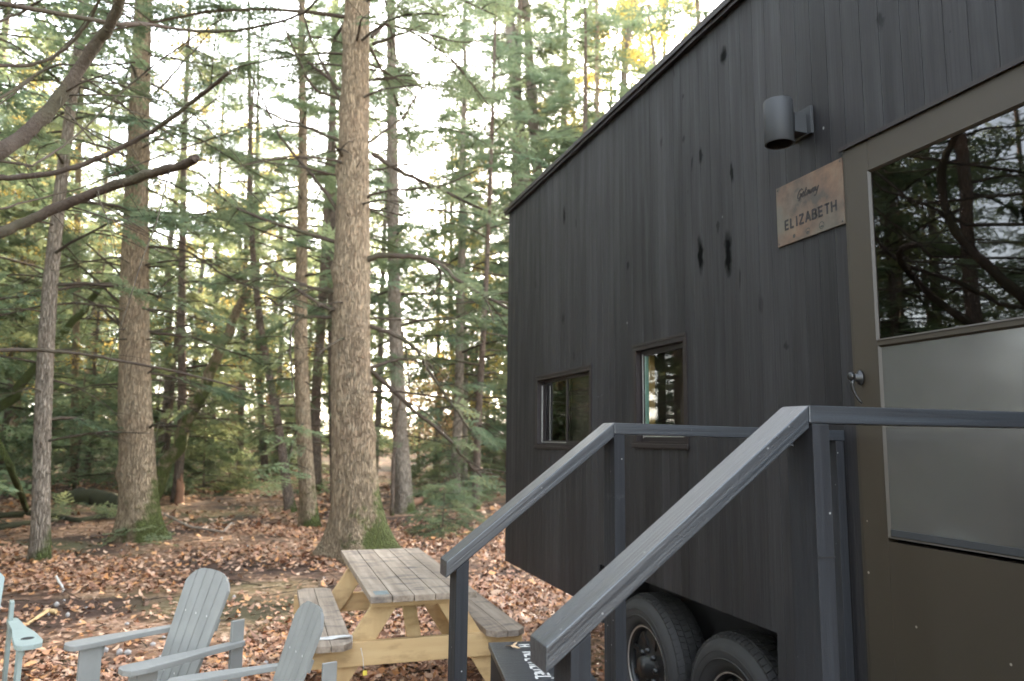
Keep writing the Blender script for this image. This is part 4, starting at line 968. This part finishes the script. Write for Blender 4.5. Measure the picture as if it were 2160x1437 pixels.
T2BR = [(5, [(310, 520), (390, 525), (470, 580), (560, 620), (640, 650)], 3), (4, [(305, 565), (350, 560), (430, 565)], 3), (5, [(255, 640), (170, 560), (110, 520)], 2), (5, [(255, 690), (200, 640), (130, 610), (60, 560)], 2), (4, [(310, 700), (370, 690), (440, 680)], 2),
        (4, [(255, 580), (190, 520), (130, 470)], 2), (6, [(265, 690), (240, 665), (222, 648)], 0), (5, [(300, 345), (250, 300), (180, 270)], 2), (5, [(320, 300), (400, 250), (470, 200)], 3), (5, [(325, 200), (390, 130), (450, 60)], 3), (5, [(280, 180), (200, 150), (120, 140)], 3), (4, [(310, 480), (390, 470), (450, 440)], 3), (4, [(300, 800), (320, 780), (335, 768)], 0), (5, [(325, 640), (345, 600), (400, 560)], 0),
        (5, [(270, 255), (180, 240), (60, 230)], 3), (4, [(312, 400), (360, 420), (420, 470)], 2), (4, [(262, 820), (230, 815)], 0), (5, [(310, 905), (330, 895), (345, 892)], 0)]
hero((298, 1138), [(284, 900), (284, 600), (292, 300), (302, 0)], 18, [(1030, 72), (900, 66), (700, 60), (400, 46), (0, 36)], 'thick hemlock trunk with green moss at its foot behind the adirondack chairs', 12, 'bark', dict(z0=2.6, z1=18, rmax=3.2, nb=74, zfol=6.8, dens=.8), 1.6, 24, pxbr=T2BR, knots=14)
HT = [  # base, points, top, widths, label, mat, crown z0, rmax, nb
 ((85, 1183), [(88, 900), (104, 600), (130, 380), (160, 150)], 15, [(1050, 34), (600, 30), (300, 22)], 'slim leaning hemlock with bright moss on its foot near the left edge', 'bark_grey', 4.0, 2.4, 36),
 ((155, 1025), [(158, 800), (162, 600), (166, 300)], 16, [(1000, 15), (300, 12)], 'thin straight hemlock between the left leaning tree and the mossy trunk', 'bark', 5, 2.6, 40),
 ((372, 1060), [(385, 900), (383, 640), (388, 300)], 14, [(1000, 18), (600, 15), (300, 12)], 'thin dark tree growing beside the broken brown stump', 'bark_dark', 4.5, 2.6, 40),
 ((655, 1112), [(642, 950), (632, 700), (640, 400), (636, 0)], 15, [(1080, 34), (950, 32), (700, 28), (400, 20), (0, 14)], 'slender straight hemlock with mossy foot just left of the biggest trunk', 'bark', 5, 2.6, 44),
 ((612, 1080), [(588, 900), (560, 750), (540, 620), (530, 500)], 12, [(1050, 20), (620, 13)], 'thin dark trunk leaning left in front of the green thicket', 'bark_dark', 4.5, 2.0, 26),
 ((668, 1035), [(664, 850), (680, 650), (690, 450)], 18, [(1000, 22), (500, 18)], 'dark background trunk directly right of the slender mossy hemlock', 'bark_dark', 5, 2.8, 46),
 ((712, 1060), [(704, 850), (702, 600), (700, 300)], 16, [(1000, 26), (400, 20)], 'dark trunk half hidden behind the left side of the biggest tree', 'bark_dark', 5, 2.8, 46),
 ((856, 1083), [(842, 900), (830, 600), (828, 300), (824, 0)], 18, [(1040, 36), (900, 32), (600, 27), (300, 24), (0, 20)], 'tall grey hemlock right of the biggest trunk with moss spreading at its foot', 'bark_grey', 6, 2.8, 46),
 ((1003, 1075), [(1008, 900), (1020, 700), (1030, 500)], 13, [(1050, 16), (500, 10)], 'thin young hemlock near the far corner of the cabin', 'bark_dark', 2.2, 2.3, 40),
 ((965, 1010), [(958, 850), (950, 650), (952, 450)], 14, [(1000, 12), (500, 9)], 'very thin pale trunk between the grey hemlock and the cabin', 'bark', 3, 2.2, 36),
 ((506, 1015), [(508, 850), (514, 700), (520, 500)], 15, [(1000, 13), (500, 10)], 'thin trunk standing in the middle of the far clearing', 'bark_dark', 4, 2.6, 40),
 ((30, 1005), [(35, 800), (62, 560), (88, 440), (120, 300)], 15, [(950, 24), (500, 18)], 'dark hemlock behind the left leaning tree at the edge of view', 'bark', 4, 2.6, 40),
 ((440, 1000), [(452, 850), (455, 650), (460, 450)], 16, [(1000, 11), (500, 9)], 'thin far trunk crossing behind the big leaning log tree', 'bark_dark', 4, 2.6, 40),
 ((560, 1000), [(548, 850), (545, 650), (540, 450)], 17, [(1000, 14), (500, 12)], 'far straight trunk behind the thin left leaning one', 'bark_dark', 4, 2.6, 40),
]
for i, (bs, pts, top, wd, lab, mt_, z0_, rm, nb_) in enumerate(HT):
    hero(bs, pts, top, wd, lab, 30+i, mt_, dict(z0=1.5, z1=top, rmax=rm, nb=int(nb_*1.5), zfol=min(z0_+.6, 4.6), dens=.85), 1.45, 14)
# leaning dead trees without crowns
def leaner(p0, p1, r0, r1, label, name='leaning_tree', mat='bark_dark'):
    P = np.linspace(p0, p1, 16); P[1:-1] += np.random.default_rng(3).normal(0, .03, (14, 3)); A = NP(); V, Fq = tube_np(P, np.linspace(r0, r1, 16), 12); b0 = P[0].copy(); A.add(V-b0, Fq)
    root = empty(name, tuple(b0), 0, label, 'tree'); obj('trunk', A.mesh('trunk', M[mat], True), root)
    A = NP(); r = np.random.default_rng(8)
    for k in range(9):
        q = P[r.integers(4, 15)]-b0; p2 = branch_curve(q, r.uniform(0, 6.28), r.uniform(.5, 1.6), .3, .2, r, 5); V, Fq = tube_np(p2, np.linspace(.018, .006, 5), 5); A.add(V, Fq)
    obj('branches', A.mesh('branches', M['branch'], True), root)
g = at_depth(318, 985, 17); g[2] = float(ground_h(g[0], g[1])); leaner(g, at_depth(525, 615, 17), .17, .09, 'dead trunk leaning far to the right behind the thick mossy hemlock', mat='bark')
g = at_depth(-40, 905, 15); g[2] = max(0, g[2]-.3); leaner(at_depth(-60, 930, 15), at_depth(235, 590, 15), .11, .06, 'dark dead trunk slanting up to the right at the left edge')
hero((1120, 1010), [(1112, 410), (1092, 250), (1072, 0)], 24, [(900, 34), (400, 30), (0, 24)], 'tall trunk rising behind the cabin roof corner, the left one of a close pair', 60, 'bark_grey', dict(z0=6, z1=24, rmax=3.8, nb=80, zfol=6, dens=1.3), 1.4, 14)
hero((1150, 1008), [(1135, 390), (1122, 200), (1108, 0)], 23, [(900, 28), (300, 24), (0, 18)], 'tall trunk rising behind the cabin roof corner, the right one of a close pair', 61, 'bark_grey', dict(z0=6, z1=23, rmax=3.6, nb=76, zfol=6, dens=1.2), 1.4, 14)
hero((1290, 1008), [(1312, 200), (1325, 80), (1338, 0)], 22, [(900, 18), (200, 16), (0, 13)], 'slender pale trunk leaning right above the middle of the cabin roof', 62, 'bark_grey', dict(z0=6, z1=22, rmax=3.0, nb=50, zfol=5, dens=.8), 1.3, 12)

# archetypes for the wood beyond
def archetype(seed, H, rb, z0, rmax, nb, zfol, dens, lo=True, lean=.02, mat='bark_dark'):
    r = np.random.default_rng(seed); z = np.linspace(0, H, 14); x = np.cumsum(r.normal(0, lean, 14)); y = np.cumsum(r.normal(0, lean, 14)); x -= x[0]; y -= y[0]
    rad = rb*(1-z/H)**.8+.012; tm, _ = trunk_mesh(np.stack([x, y, z], 1), rad, 10, 1.4, mat, seed)
    ax = lambda q: (np.interp(q, z, x), np.interp(q, z, y))
    wm, fm = make_crown(seed, z0, H, rmax, nb, zfol, dens, lo, ax, rb)
    return tm, wm, fm
MAT = [archetype(300+i, [19, 17, 21, 16][i], [.17, .14, .20, .12][i], [3.0, 2.5, 4.5, 2.0][i], [3.1, 2.7, 3.4, 2.5][i], [78, 70, 72, 68][i], [4, 3.5, 5, 3][i], .95, mat=['bark_dark', 'bark', 'bark_dark', 'bark_grey'][i]) for i in range(4)]
YNG = [archetype(320+i, [5.5, 3.6, 8, 2.2][i], [.05, .035, .07, .02][i], [.35, .25, .6, .1][i], [1.7, 1.3, 2.0, .9][i], [44, 34, 54, 24][i], 0, 1.1, True, .012) for i in range(4)]
def place(arch, x, y, s, rz, name, label, cat, group):
    z = float(ground_h(x, y)); root = empty(name, (x, y, z), rz, label, cat, group); root.scale = (s, s, s)
    for nm, me in zip(('trunk', 'branches', 'foliage'), arch): obj(nm, me, root)
    return root
r = np.random.default_rng(77); occ = [h[0][:2] for h in HER]
def ok(x, y, d): return all((x-a)**2+(y-b)**2 > d*d for a, b in occ) and not (1.4 < x < 5.6 and y < 8)
cnt = 0
for (n, dlo, dhi, sep) in ((7, 19, 27, 2.6), (13, 26, 42, 3.2), (18, 40, 66, 3.0)):
    k = 0; t = 0
    while k < n and t < 4000:
        t += 1; d = r.uniform(dlo, dhi); a = YAW+math.atan(r.uniform(-.80, .32)); x, y = d*math.sin(a), d*math.cos(a)
        u = 1080+F_*math.tan(a-YAW)
        if not ok(x, y, sep): continue
        if d < 45 and (400 < u < 640 or 870 < u < 1060 or 320 < u < 380) and r.random() < .8: continue
        i = int(r.integers(4)); occ.append((x, y)); k += 1; far = d > 40
        place(MAT[i], x, y, r.uniform(.85, 1.2), r.uniform(0, 6.28), 'hemlock_tree', 'distant hemlock trunk and crown deep in the wood behind the clearing' if far else 'mid distance hemlock among others beyond the mossy trunks', 'tree', 'far hemlocks deep in the wood' if far else 'middle distance hemlocks')
for (n, dlo, dhi, sep) in ((6, 18, 28, 1.8), (18, 28, 60, 1.8)):
    k = 0; t = 0
    while k < n and t < 4000:
        t += 1; d = r.uniform(dlo, dhi); a = YAW+math.atan(r.uniform(-.78, .14)); x, y = d*math.sin(a), d*math.cos(a); u = 1080+F_*math.tan(a-YAW)
        if not ok(x, y, sep): continue
        if d < 40 and 370 < u < 650: continue
        i = int(r.integers(3)); occ.append((x, y)); k += 1
        place(YNG[i], x, y, r.uniform(.8, 1.3), r.uniform(0, 6.28), 'young_hemlock', 'young bushy hemlock in the green understorey between the far trunks', 'young tree', 'young hemlocks in the understorey')
# trees outside the left edge, reflected in the door glass and windows, plus an added shading cluster
OUT = archetype(340, 18, .17, 4.0, 2.6, 40, 7, .55, mat='bark_dark'); OUT2 = archetype(341, 15, .12, 3.0, 2.4, 38, 5, .6, mat='bark_dark')
for (x, y, i, s) in ((-6.5, 4.5, 0, .9), (-7.8, 7.2, 1, 1.), (-9.5, 7.6, 0, 1.), (-5.0, 7.5, 1, .9), (-11.5, 9.6, 1, 1), (-12, 3.5, 0, 1), (-15, 13, 0, 1.1), (-17, 6, 1, 1.2), (-14, 16, 0, 1), (-18, 16, 1, 1.1), (-22, 14, 0, 1.2), (-8.5, 1.5, 1, 1.), (-19, 2, 0, 1.2), (-12, -5, 0, 1.), (-4.5, 10.5, 1, 1), (-6.5, 12.5, 0, 1.), (-8, 15.5, 0, 1.), (-5.5, 16, 1, 1.1), (-10.5, 14, 0, 1.1), (-11, 19, 0, 1.2), (-9, 23, 1, 1.1), (-14, 25, 0, 1.2)):
    place((OUT, OUT2)[i], x, y, s, r.uniform(0, 6.28), 'hemlock_tree', 'hemlock beside the clearing seen only mirrored in the cabin door glass', 'tree', 'hemlocks outside the left edge')
for k, (x, y, i, s) in enumerate(((-5.2, 9, 2, 1.), (-7, 10.5, 0, 1.2), (-8, 13, 1, 1.2), (-11, 15.5, 2, 1.2), (-6.8, 15, 0, 1.), (-13, 17.5, 2, 1.2), (-10, 17, 0, 1.3), (-16, 18, 2, 1.4), (-12, 21.5, 2, 1.3), (-18, 15, 0, 1.5), (-17, 23, 2, 1.4), (-7.5, 19, 2, 1.2), (-7, 22, 2, 1.3))):
    place(YNG[i], x, y, s, k*1.7, 'young_hemlock', 'unseen young hemlock outside the left edge, added to shade the lower cabin wall', 'young tree', 'young hemlocks outside the left edge')
for k, (x, y, i, s) in enumerate(((-7, -.8, 2, 1.3), (-8.5, -2.5, 0, 1.4), (-9, .2, 2, 1.3), (-6.5, -3.2, 1, 1.5), (-10.5, -1, 2, 1.5), (-7.2, 1.6, 0, 1.2), (-11, 1.6, 2, 1.3), (-8.5, -5, 2, 1.4), (-12, -3.5, 2, 1.5), (-6, -5.5, 0, 1.5))):  # unseen cluster added to block low light on the lower wall and posts
    place(YNG[i], x, y, s, k*2.1, 'young_hemlock', 'unseen young hemlock outside the left edge, added to shade the lower cabin wall', 'young tree', 'young hemlocks outside the left edge')
for k, (u, d, i, s) in enumerate(((1085, 27, 2, 1.25), (1185, 31, 0, 1.45), (1255, 27, 1, 1.35), (1330, 34, 0, 1.5), (1420, 40, 2, 1.5), (1500, 44, 1, 1.6), (1215, 40, 3, 1.6))):
    a = YAW+math.atan((u-1080)/F_); place(MAT[i], d*math.sin(a), d*math.cos(a), s, k*1.9, 'hemlock_tree', 'tall hemlock crown rising behind the cabin roof line', 'tree', 'hemlock crowns behind the cabin')
# small ground bushes
for bi, (u, v, i, s, lab) in enumerate(((930, 1130, 3, .42, 'low fern like hemlock seedling on the leaves right of the biggest trunk'), (975, 1105, 3, .40, 'second small green seedling nearer the cabin corner'), (430, 1040, 3, .9, 'low green bush beside the broken stump'), (600, 1000, 1, .7, 'green bush behind the left leaning thin trunk'),
                                         (545, 985, 3, 1.1, 'green bush at the back of the clearing'), (480, 1035, 3, .5, 'little seedling at the edge of the clearing'), (395, 985, 1, .6, 'bush behind the dark tree by the stump'), (960, 1060, 3, .7, 'bush beside the fallen mossy branch'))):
    g = at_ground(u, v); place(YNG[i], float(g[0]), float(g[1]), s, bi*1.3, 'hemlock_seedling', lab, 'bush', None)

def far_wood():
    r = np.random.default_rng(31); A = NP(); n = 5200
    d = r.uniform(52, 78, n); a = YAW+np.arctan(r.uniform(-.85, .30, n)); x, y = d*np.sin(a), d*np.cos(a); z = ground_h(x, y)+.2+17*r.random(n)**1.5
    place_sprays(A, np.stack([x, y, z], 1), r.uniform(0, 6.28, n), r.normal(0, .35, n), r.normal(0, .7, n), r.uniform(1.2, 2.6, n), r.uniform(.3, 1, n), SPR_LO, r)
    o = obj('far_wood', A.mesh('far_wood', M['hemlock'])); tag(o, 'far edge of the wood closing the view as one pale green mass', 'far wood', kind='stuff')
far_wood()
def cover():
    r = np.random.default_rng(21); A = NP(); P = []
    for (u0, u1, v0, v1, n) in ((395, 640, 965, 1045, 420), (640, 720, 990, 1050, 60), (860, 1050, 985, 1060, 160), (0, 250, 985, 1010, 90), (100, 260, 1080, 1100, 25), (250, 360, 1140, 1160, 16), (905, 965, 1105, 1140, 14)):
        for _ in range(n): P.append(at_ground(r.uniform(u0, u1), v0+(v1-v0)*r.random()))
    P = np.array(P); P[:, 2] += r.uniform(.03, .22, len(P)); m = len(P)
    place_sprays(A, P, r.uniform(0, 6.28, m), r.normal(.15, .25, m), r.normal(0, .3, m), r.uniform(.2, .55, m), r.uniform(.5, 1, m), SPR_LO, r)
    o = obj('ground_cover', A.mesh('ground_cover', M['hemlock'])); tag(o, 'low green ferns and moss growing along the back of the clearing', 'ground cover', kind='stuff')
cover()
# warm autumn trees lit by the low sun
def autumn_arch(seed, H, rb, n, z0, rmax, mat='autumn', bark='bark_grey', size=.05):
    r = np.random.default_rng(seed); z = np.linspace(0, H, 12); x = np.cumsum(r.normal(0, .10, 12)); y = np.cumsum(r.normal(0, .10, 12)); x -= x[0]; y -= y[0]
    tm, _ = trunk_mesh(np.stack([x, y, z], 1), rb*(1-z/H)**.7+.012, 10, 1.3, bark, seed); W = NP(); Fo = NP(); nbr = 34
    for i in range(nbr):
        zz = z0+(H-z0)*(i+.5)/nbr; f = (zz-z0)/(H-z0); az = i*2.4; ln = rmax*(1-.75*f)*r.uniform(.6, 1.1); p = branch_curve(np.array([np.interp(zz, z, x), np.interp(zz, z, y), zz]), az, ln, r.uniform(.4, .9), .15, r, 7)
        V, Fq = tube_np(p, np.linspace(.012+.008*ln, .006, 7), 4); W.add(V, Fq)
        for k in range(4):
            q = along(p, np.array([r.uniform(.3, 1)]))[0]; p2 = branch_curve(q, az+r.uniform(-1.2, 1.2), ln*.4, r.uniform(0, .8), .1, r, 5); V, Fq = tube_np(p2, np.linspace(.010, .004, 5), 3); W.add(V, Fq)
            m = n; c = along(p2, r.uniform(0, 1, m))+r.normal(0, .16, (m, 3)); d1 = r.normal(0, 1, (m, 3)); d1 /= np.linalg.norm(d1, axis=1)[:, None]; d2 = np.cross(d1, r.normal(0, 1, (m, 3))); d2 /= np.linalg.norm(d2, axis=1)[:, None]; s_ = (size*r.uniform(.6, 1.3, m))[:, None]
            V = np.stack([c-d1*s_, c-d2*s_*.6, c+d1*s_, c+d2*s_*.6], 1).reshape(-1, 3); kk = np.arange(m)*4; Fo.add(V, np.stack([kk, kk+1, kk+2, kk+3], 1), np.repeat(r.random(m), 4))
    return tm, W.mesh('branches', M['branch'], True), Fo.mesh('foliage', M[mat])
AU = [autumn_arch(401, 17, .13, 60, 3, 3.2), autumn_arch(402, 14, .10, 34, 3, 2.8)]; BE = [autumn_arch(403, 4.5, .03, 16, .6, 1.6, 'beech', 'bark_grey', .045)]
for (u, d, i, s) in ((985, 23, 0, .62), (925, 27, 0, .78), (1030, 34, 0, .9), (350, 24, 0, .85), (590, 30, 0, .8), (1395, 26, 0, 1.1), (1450, 30, 0, 1.25), (1300, 30, 0, 1.2), (1180, 34, 0, 1.1), (20, 24, 0, .7), (500, 38, 0, 1.), (60, 48, 0, 1.0), (745, 55, 0, 1.1), (1330, 42, 1, 1.2), (475, 55, 0, 1.), (210, 58, 0, 1.)):
    a = YAW+math.atan((u-1080)/F_); place(AU[i], d*math.sin(a), d*math.cos(a), s, u*.7, 'maple_tree', 'sunlit yellow leaved tree glowing beyond the hemlocks', 'tree', 'yellow leaved autumn trees')
for k, (u, d, s) in enumerate(((930, 24, .8), (890, 30, 1.0), (980, 28, .9), (520, 36, .9), (210, 40, 1.), (860, 34, 1.1), (590, 38, .9), (410, 42, 1.), (955, 38, 1.2))):
    a = YAW+math.atan((u-1080)/F_); place(BE[0], d*math.sin(a), d*math.cos(a), s, k*1.1, 'beech_sapling', 'thin beech sapling holding coppery leaves in the understorey', 'young tree', 'coppery beech saplings')

# near tree outside the left edge whose bare limbs reach into the top left corner
near = empty('overhanging_tree', (-3.6, 4.4, 0), 0, 'near tree whose bare curved limbs reach across the top left corner', 'tree')
nb0 = np.array([-3.6, 4.4, 0.])
tm, _ = trunk_mesh(np.array([[-3.6, 4.4, 0], [-3.6, 4.4, 6], [-3.5, 4.4, 12]]), np.array([.22, .18, .1]), 16, 1.4, 'bark', 4); obj('trunk', tm, near)
r = np.random.default_rng(5)
LIMBS = [(44, 22, 3.6, [(-330, 480), (-150, 400), (0, 322), (60, 280), (120, 215), (165, 150), (205, 90), (240, 40), (262, -30), (280, -120)], 0),
         (30, 20, 3.9, [(-420, 640), (-200, 560), (0, 494), (60, 465), (150, 425), (250, 388), (340, 360), (398, 345), (413, 333)], 1),
         (17, 9, 4.2, [(-300, 420), (-100, 378), (0, 375), (80, 372), (170, 352), (250, 315), (310, 283), (345, 262), (400, 220), (450, 180), (485, 152)], 0),
         (12, 7, 4.6, [(-300, 160), (-100, 140), (0, 138), (60, 140), (115, 122), (158, 85), (190, 42), (215, -10), (230, -60)], 0),
         (9, 4, 4.9, [(-200, 300), (0, 210), (60, 168), (118, 134), (190, 140), (285, 132)], 0), (10, 5, 5.2, [(-200, 130), (-40, 60), (40, 30), (88, 0), (130, -30)], 0),
         (11, 5, 4.5, [(255, 52), (310, 50), (370, 62), (450, 68), (540, 60), (640, 30), (680, -10)], 0),
         (12, 4, 6.2, [(-200, 735), (0, 738), (60, 738), (170, 745), (260, 762), (400, 790), (520, 822)], 0),
         (5, 2.5, 5.0, [(-100, 270), (0, 222), (90, 150), (170, 60), (210, 0)], 0), (5, 2.5, 5.4, [(-100, 60), (0, 20), (100, -20)], 0), (6, 3, 4.8, [(70, 350), (160, 290), (260, 190), (360, 110), (470, 40)], 0),
         (5, 2.5, 4.4, [(-60, 330), (20, 330), (70, 360)], 0), (5, 2.5, 5.5, [(0, 440), (80, 420), (180, 395), (330, 330), (430, 300), (560, 250)], 0)]
for (w0, w1_, dep, pl_, blunt) in LIMBS:
    t = np.linspace(0, 1, len(pl_)); Q = np.array([at_depth(u, v, dep+.5*math.sin(3*tt)-.2) for (u, v), tt in zip(pl_, t)])
    tt = np.linspace(0, 1, len(Q)*5); Qs = np.stack([np.interp(tt, t, Q[:, k]) for k in range(3)], 1)
    for _ in range(4): Qs[1:-1] = (Qs[:-2]+2*Qs[1:-1]+Qs[2:])/4
    Qs += r.normal(0, .0025, Qs.shape); m = dep/F_/2; rad = .88*np.linspace(w0, w1_, len(Qs))*m*(1+r.normal(0, .05, len(Qs)))
    A = MB(); tr = nb0+np.array([0, 0, float(Qs[0, 2])-.2])
    if w0 > 11 or True:
        A.tube(np.vstack([tr, Qs])-nb0, np.concatenate([[rad[0]*1.3], rad]), 12 if w0 > 20 else 8)
    for k in range(int(5+w0*.25)):
        s_ = r.uniform(.3, .98); q = along(Qs, np.array([s_]))[0]; dd = Qs[-1]-Qs[0]; az = math.atan2(dd[1], dd[0])+r.uniform(-1.3, 1.3)
        p2 = branch_curve(q-nb0, az, r.uniform(.05, .12) if r.random() < .5 else r.uniform(.3, 1.1), r.uniform(-1.2, .8), .3, r, 6); A.tube(p2, np.linspace(max(.002, w0*m*.12), .0012, 6), 5)
    lchild(A, 'limb', M['branch'], near)

# ================================================================== LOGS, STUMP, STICKS
def log(name, pts, r0, r1, label, mat='bark_dark', cat='log', twigs=0, seed=1):
    pts = np.array(pts, float); b0 = pts[0].copy(); t = np.linspace(0, 1, len(pts)); tt = np.linspace(0, 1, len(pts)*5); Q = np.stack([np.interp(tt, t, pts[:, k]) for k in range(3)], 1); rr_ = np.random.default_rng(seed)
    Q += rr_.normal(0, r0*.08, Q.shape); A = MB(); rad = np.linspace(r0, r1, len(Q))*(1+rr_.normal(0, .06, len(Q))); A.tube(Q-b0, rad, 12)
    for _ in range(twigs):
        q = Q[rr_.integers(2, len(Q))]; p = branch_curve(q-b0, rr_.uniform(0, 6.28), rr_.uniform(.3, .9), rr_.uniform(.1, .7), .3, rr_, 5); A.tube(p, np.linspace(r1*.5, r1*.15, 5), 5)
    bmesh.ops.recalc_face_normals(A.bm, faces=A.bm.faces); me = bpy.data.meshes.new(name); A.bm.to_mesh(me); A.bm.free(); me.materials.append(M[mat]); o = obj(name, me); o.location = b0; return tag(o, label, cat)
def G(u, v, h=0): p = at_ground(u, v); return [p[0], p[1], p[2]+h]
simple('mossy_log', (.035, .035, .014), .95, 0, .8, 3, .5)
simple('rotten_wood', (.20, .10, .055), .9, 0, .4, 9, .5)
log('mossy_log', [G(120, 1062, .02), G(165, 1062, .14), G(210, 1066, .16), G(262, 1074, .1)], .20, .17, 'dark mossy rotten log lying left of the thick hemlock', 'mossy_log')
log('fallen_branch', [G(-20, 1095, .05), G(80, 1090, .07), G(160, 1105, .06), G(262, 1092, .08)], .06, .035, 'long mossy fallen branch on the ground across the left trees', 'mossy_log', 'branch', 3)
log('fallen_branch', [G(-10, 1120, .04), G(50, 1112, .06), G(120, 1104, .05)], .05, .03, 'short dark fallen branch at the left edge behind the leaning hemlock', 'mossy_log', 'branch', 2, 2)
log('fallen_branch', [G(330, 1082, .05), G(400, 1118, .05), G(470, 1130, .06), G(488, 1122, .16)], .025, .012, 'thin grey fallen branch right of the thick mossy trunk', 'dead_wood', 'branch', 2, 3)
log('fallen_log', [G(860, 1072, .08), G(900, 1062, .14), G(935, 1045, .22)], .09, .06, 'short mossy log with orange rot beside the grey hemlock foot', 'rotten_wood')
log('curved_dead_root', [G(668, 1138, .02), G(688, 1132, .06), G(702, 1105, .12), G(702, 1130, .42), G(708, 1130, .55)], .03, .012, 'curved dead stick standing up left of the biggest trunk', 'rotten_wood', 'stick')
log('dead_trunk', [at_depth(-20, 900, 10), at_depth(20, 980, 10), G(60, 1085, 0)], .035, .05, 'broken dead stem leaning down at the left edge', 'bark_dark', 'dead trunk')
log('birch_stem', [G(827, 1088, 0), at_depth(829, 1000, 15.6), at_depth(834, 900, 15.6), at_depth(846, 840, 15.6)], .045, .03, 'thin dead stem leaning against the grey hemlock', 'bark_dark', 'dead stem')
log('white_stick', [G(118, 1222, .03), G(122, 1236, .06), G(134, 1250, .03)], .014, .010, 'small bleached curved stick lying on the leaves at left', 'white_rope', 'stick')
log('wood_splinter', [G(55, 1323, .02), G(100, 1300, .05), G(118, 1300, .04)], .012, .022, 'orange split piece of wood on the leaves near the left chair', 'pine_wood_x', 'stick')
def stump():
    p = G(378, 1062); b = MB(); b.lathe([(.14, -.1), (.11, .05), (.09, .25), (.075, .42), (.03, .50)], 9, 'z', (0, 0, 0)); rr_ = random.Random(1)
    for v in b.bm.verts:
        if v.co.z > .3: v.co.z += rr_.uniform(-.1, .22); v.co.x += rr_.uniform(-.03, .03)
    me = bpy.data.meshes.new('broken_stump'); b.bm.to_mesh(me); b.bm.free(); me.materials.append(M['rotten_wood']); o = obj('broken_stump', me); o.location = p; tag(o, 'broken red brown stump at the foot of the thin dark tree', 'stump')
stump()
r = np.random.default_rng(12); A = NP()
for i in range(420):
    y = r.uniform(4, 16); x = y*math.tan(r.uniform(-.34, .5)); z = float(ground_h(x, y))+.02
    if x > 1.9 and y < 7: continue
    p = branch_curve(np.array([x, y, z]), r.uniform(0, 6.28), r.uniform(.12, .6), r.uniform(-.05, .12), .02, r, 5); V, Fq = tube_np(p, np.linspace(.005, .002, 5), 4); A.add(V, Fq)
o = obj('twig_litter', A.mesh('twig_litter', M['branch'], True)); tag(o, 'small dead twigs strewn over the leaf litter', 'twigs', kind='stuff')

# ================================================================== HAZE
hz, hn, hb_ = new_mat('haze'); hn.nodes.remove(hb_)
pv = N(hn, 'ShaderNodeVolumePrincipled', Density=HAZE); pv.inputs['Color'].default_value = (.93, .95, .93, 1); pv.inputs['Anisotropy'].default_value = .2
L(hn, pv.outputs[0], hn.nodes['Material Output'].inputs['Volume'])
b = MB(); b.box(-320, 320, -210, 310, -1.6, 45); bmesh.ops.recalc_face_normals(b.bm, faces=b.bm.faces); me = bpy.data.meshes.new('haze'); b.bm.to_mesh(me); b.bm.free(); me.materials.append(hz)
tag(obj('haze', me), 'thin pale air that softens the far trees', 'haze', kind='stuff')
